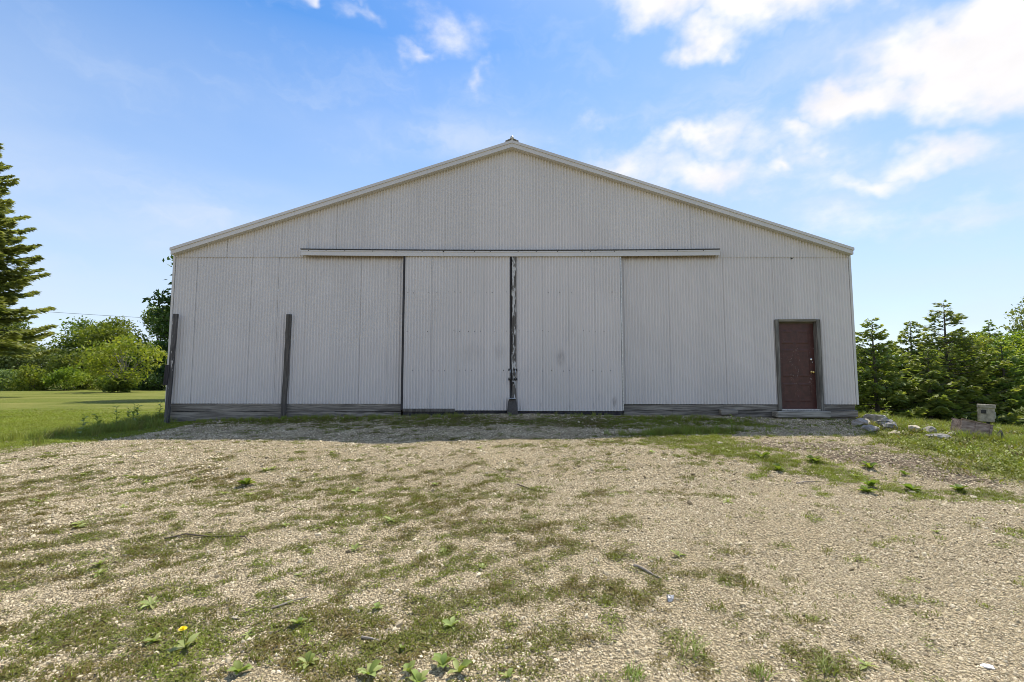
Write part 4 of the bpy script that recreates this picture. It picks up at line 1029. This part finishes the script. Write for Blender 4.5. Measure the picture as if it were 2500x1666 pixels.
def rosette(x_, y_, r, nl, label, group='broad-leaved weeds in the front of the yard', kinds=(0, 1, 2, 3), flower=False, src=None):
    root = tag(empty('weed', (x_, y_, T(x_, y_) + .004)), label, 'weed', group)
    a0 = rng.uniform(0, 6.28)
    for i in range(nl):
        o = bpy.data.objects.new('leaf', (src or LEAFS)[rng.choice(kinds)]); COL.objects.link(o); o.parent = root
        o.rotation_euler = (rng.uniform(-.3, .3), rng.uniform(-.5, .12), a0 + 6.283 * i / nl + rng.normal(0, .25)); s_ = r * rng.uniform(.65, 1.15); o.scale = (s_, s_, s_)
    if flower:
        MB().tube([(0, 0, 0), (-.01, .0, .05), (-.02, .0, .095)], .003, 5).build('stem', M['weed'], root)
        V = []; F = []
        for ring, (rr, zz, kk) in enumerate(((.024, .1, 14), (.016, .107, 11), (.008, .111, 7))):
            for i in range(kk):
                t = 6.283 * i / kk + ring; b = len(V); d1 = np.array((math.cos(t), math.sin(t))); d2 = np.array((-d1[1], d1[0])) * .0034
                V += [(-.02, 0, .095), (-.02 + d1[0]*rr*.7 - d2[0], d1[1]*rr*.7 - d2[1], zz), (-.02 + d1[0]*rr, d1[1]*rr, zz + .003), (-.02 + d1[0]*rr*.7 + d2[0], d1[1]*rr*.7 + d2[1], zz)]; F.append((b, b+1, b+2, b+3))
        MB().add(V, F).build('flower', M['yellow'], root)
    return root
M['yellow'] = plain('dandelion_yellow', (.92, .74, .015), .6, 0, .1)
for (x_, y_, r, nl, lb) in [(-.36, 2.49, .13, 6, 'largest pale broad-leaved weed at the bottom edge left of the middle'), (-.27, 2.44, .12, 4, 'weed with one long pointed leaf, right of the largest broad-leaved one'), (-.53, 2.44, .10, 6, 'pale broad-leaved weed just left of the largest one'),
      (-.72, 2.41, .12, 8, 'wide flat pale weed at the bottom edge, leftmost of the broad-leaved row'), (-.46, 2.36, .11, 5, 'broad-leaved weed cut by the bottom edge below the largest one'), (-.36, 2.83, .10, 5, 'upright pale weed above the largest broad-leaved one'),
      (-.60, 2.62, .07, 5, 'small three-leaved weed above the wide flat pale weed'), (-1.07, 2.5, .10, 6, 'broad-leaved weed on the left of the bottom row'), (-1.38, 2.42, .10, 7, 'broad-leaved weed at the bottom left near the dandelion'),
      (-1.28, 2.85, .10, 9, 'bright green leafy weed on the dark weed patch left of centre'), (-.02, 2.4, .08, 5, 'small pale weed at the bottom edge near the middle'), (-2.0, 2.66, .09, 7, 'low leafy weed left of the yellow dandelion'), (-.85, 3.0, .08, 7, 'yellowish leafy weed at the edge of the front weed patch')]:
    rosette(x_, y_, r * .66, nl + 2, lb)
rosette(-1.80, 2.63, .10, 8, 'dandelion with one open yellow flower near the bottom left', None, (2, 4), True)
for (x_, y_, r, nl, lb) in [(3.55, 6.55, .16, 11, 'spreading dock weed in the green strip right of centre'), (4.15, 6.35, .17, 11, 'upright tuft of dock leaves right of the spreading one'), (4.75, 6.15, .16, 10, 'bright leafy weed at the end of the green strip nearest the bark'), (3.45, 6.0, .14, 12, 'low dark mound of leaves below the spreading dock'),
      (4.2, 5.45, .14, 11, 'leafy mound in the lower part of the green strip'), (4.0, 5.25, .15, 12, 'dark green leafy mound standing alone below the green strip'), (4.6, 5.35, .15, 10, 'leafy weed at the lower right end of the green strip'), (-3.14, 5.5, .14, 12, 'dark leafy weed standing alone in the left half of the yard'), (5.15, 5.35, .14, 9, 'leafy weed near the right edge below the bark patch'), (5.0, 5.9, .10, 7, 'small weed at the lower margin of the bark patch')]:
    rosette(x_, y_, r * .82, nl + 5, lb, 'leafy weeds in the yard', (0, 2, 3, 4), src=DOCK)
for (x_, y_, h_, lb) in [(.98, 2.62, .15, 'spiky light green grass clump near the bottom right of the middle'), (1.62, 2.45, .10, 'grass clump at the bottom edge right of the spiky one'), (.62, 2.42, .10, 'grass clump at the bottom edge left of the spiky one'), (1.25, 2.42, .09, 'yellowish grass clump between the two clumps at the bottom edge')]:
    p_ = blade_tuft(46, h_ * .8, h_ * .5, .0026, 1.1, M['weed'], 3); at = p_.data.attributes.new('tone', 'FLOAT', 'FACE'); at.data.foreach_set('value', rng.uniform(.3, .9, len(p_.data.polygons)).astype(np.float32)); COL.objects.link(p_); p_.name = 'grass_clump'; p_.location = (x_, y_, T(x_, y_)); tag(p_, lb, 'grass clump', 'grass clumps at the bottom of the yard')
# sprouting weed at the shadow's edge
def tall_weed(x_, y_, h_, nl, ls, label, group=None, mk='weed'):
    root = tag(empty('weed', (x_, y_, T(x_, y_))), label, 'weed', group)
    m = MB(); tip = (rng.uniform(-.12, .12) * h_, rng.uniform(-.1, .1) * h_, h_)
    P = [(tip[0] * t * t, tip[1] * t * t, h_ * t) for t in np.linspace(0, 1, 5)]; m.tube(P, [.006, .005, .004, .003, .002], 5); m.build('stem', M[mk], root)
    for i in range(nl):
        t = (i + 1) / nl; o = bpy.data.objects.new('leaf', LEAFS[rng.choice([0, 1, 5])]); COL.objects.link(o); o.parent = root
        o.location = (tip[0] * t * t, tip[1] * t * t, h_ * t); o.rotation_euler = (rng.uniform(-.3, .3), rng.uniform(-.5, .2), i * 2.4 + rng.normal(0, .3)); s_ = ls * (1.15 - .5 * t) * rng.uniform(.7, 1.2); o.scale = (s_,) * 3
    return root
tall_weed(4.16, 8.72, .30, 13, .12, 'bright leaning leafy weed standing at the shadow edge before the barn')
tall_weed(3.85, 8.66, .2, 10, .11, 'shorter leafy weed left of the leaning one at the shadow edge')
tall_weed(7.95, 10.75, .48, 14, .12, 'tall weed beside the right corner of the barn')
tall_weed(8.65, 10.6, .45, 14, .12, 'tall weed beyond the banded rock')
for k in range(16):
    y_ = 9.0 + k * .34 + rng.uniform(-.2, .2); x_ = -8.25 - rng.uniform(0, .75)
    tall_weed(x_, y_, rng.uniform(.22, .5), 13, .13, 'tall dark weed along the left wall of the barn', 'tall weeds along the left wall of the barn')
for k in range(44):
    while True:
        x_, y_ = rng.uniform(-7, 4.5), rng.uniform(2.4, 7.6)
        if abs(x_) < y_ * 1.05 and rng.random() < .15 + float(green(np.array(x_), np.array(y_))): break
    rosette(x_, y_, rng.uniform(.035, .075), 7, 'small low weed sprouting from the gravel', 'small weeds dotted over the gravel', (2, 4, 5))
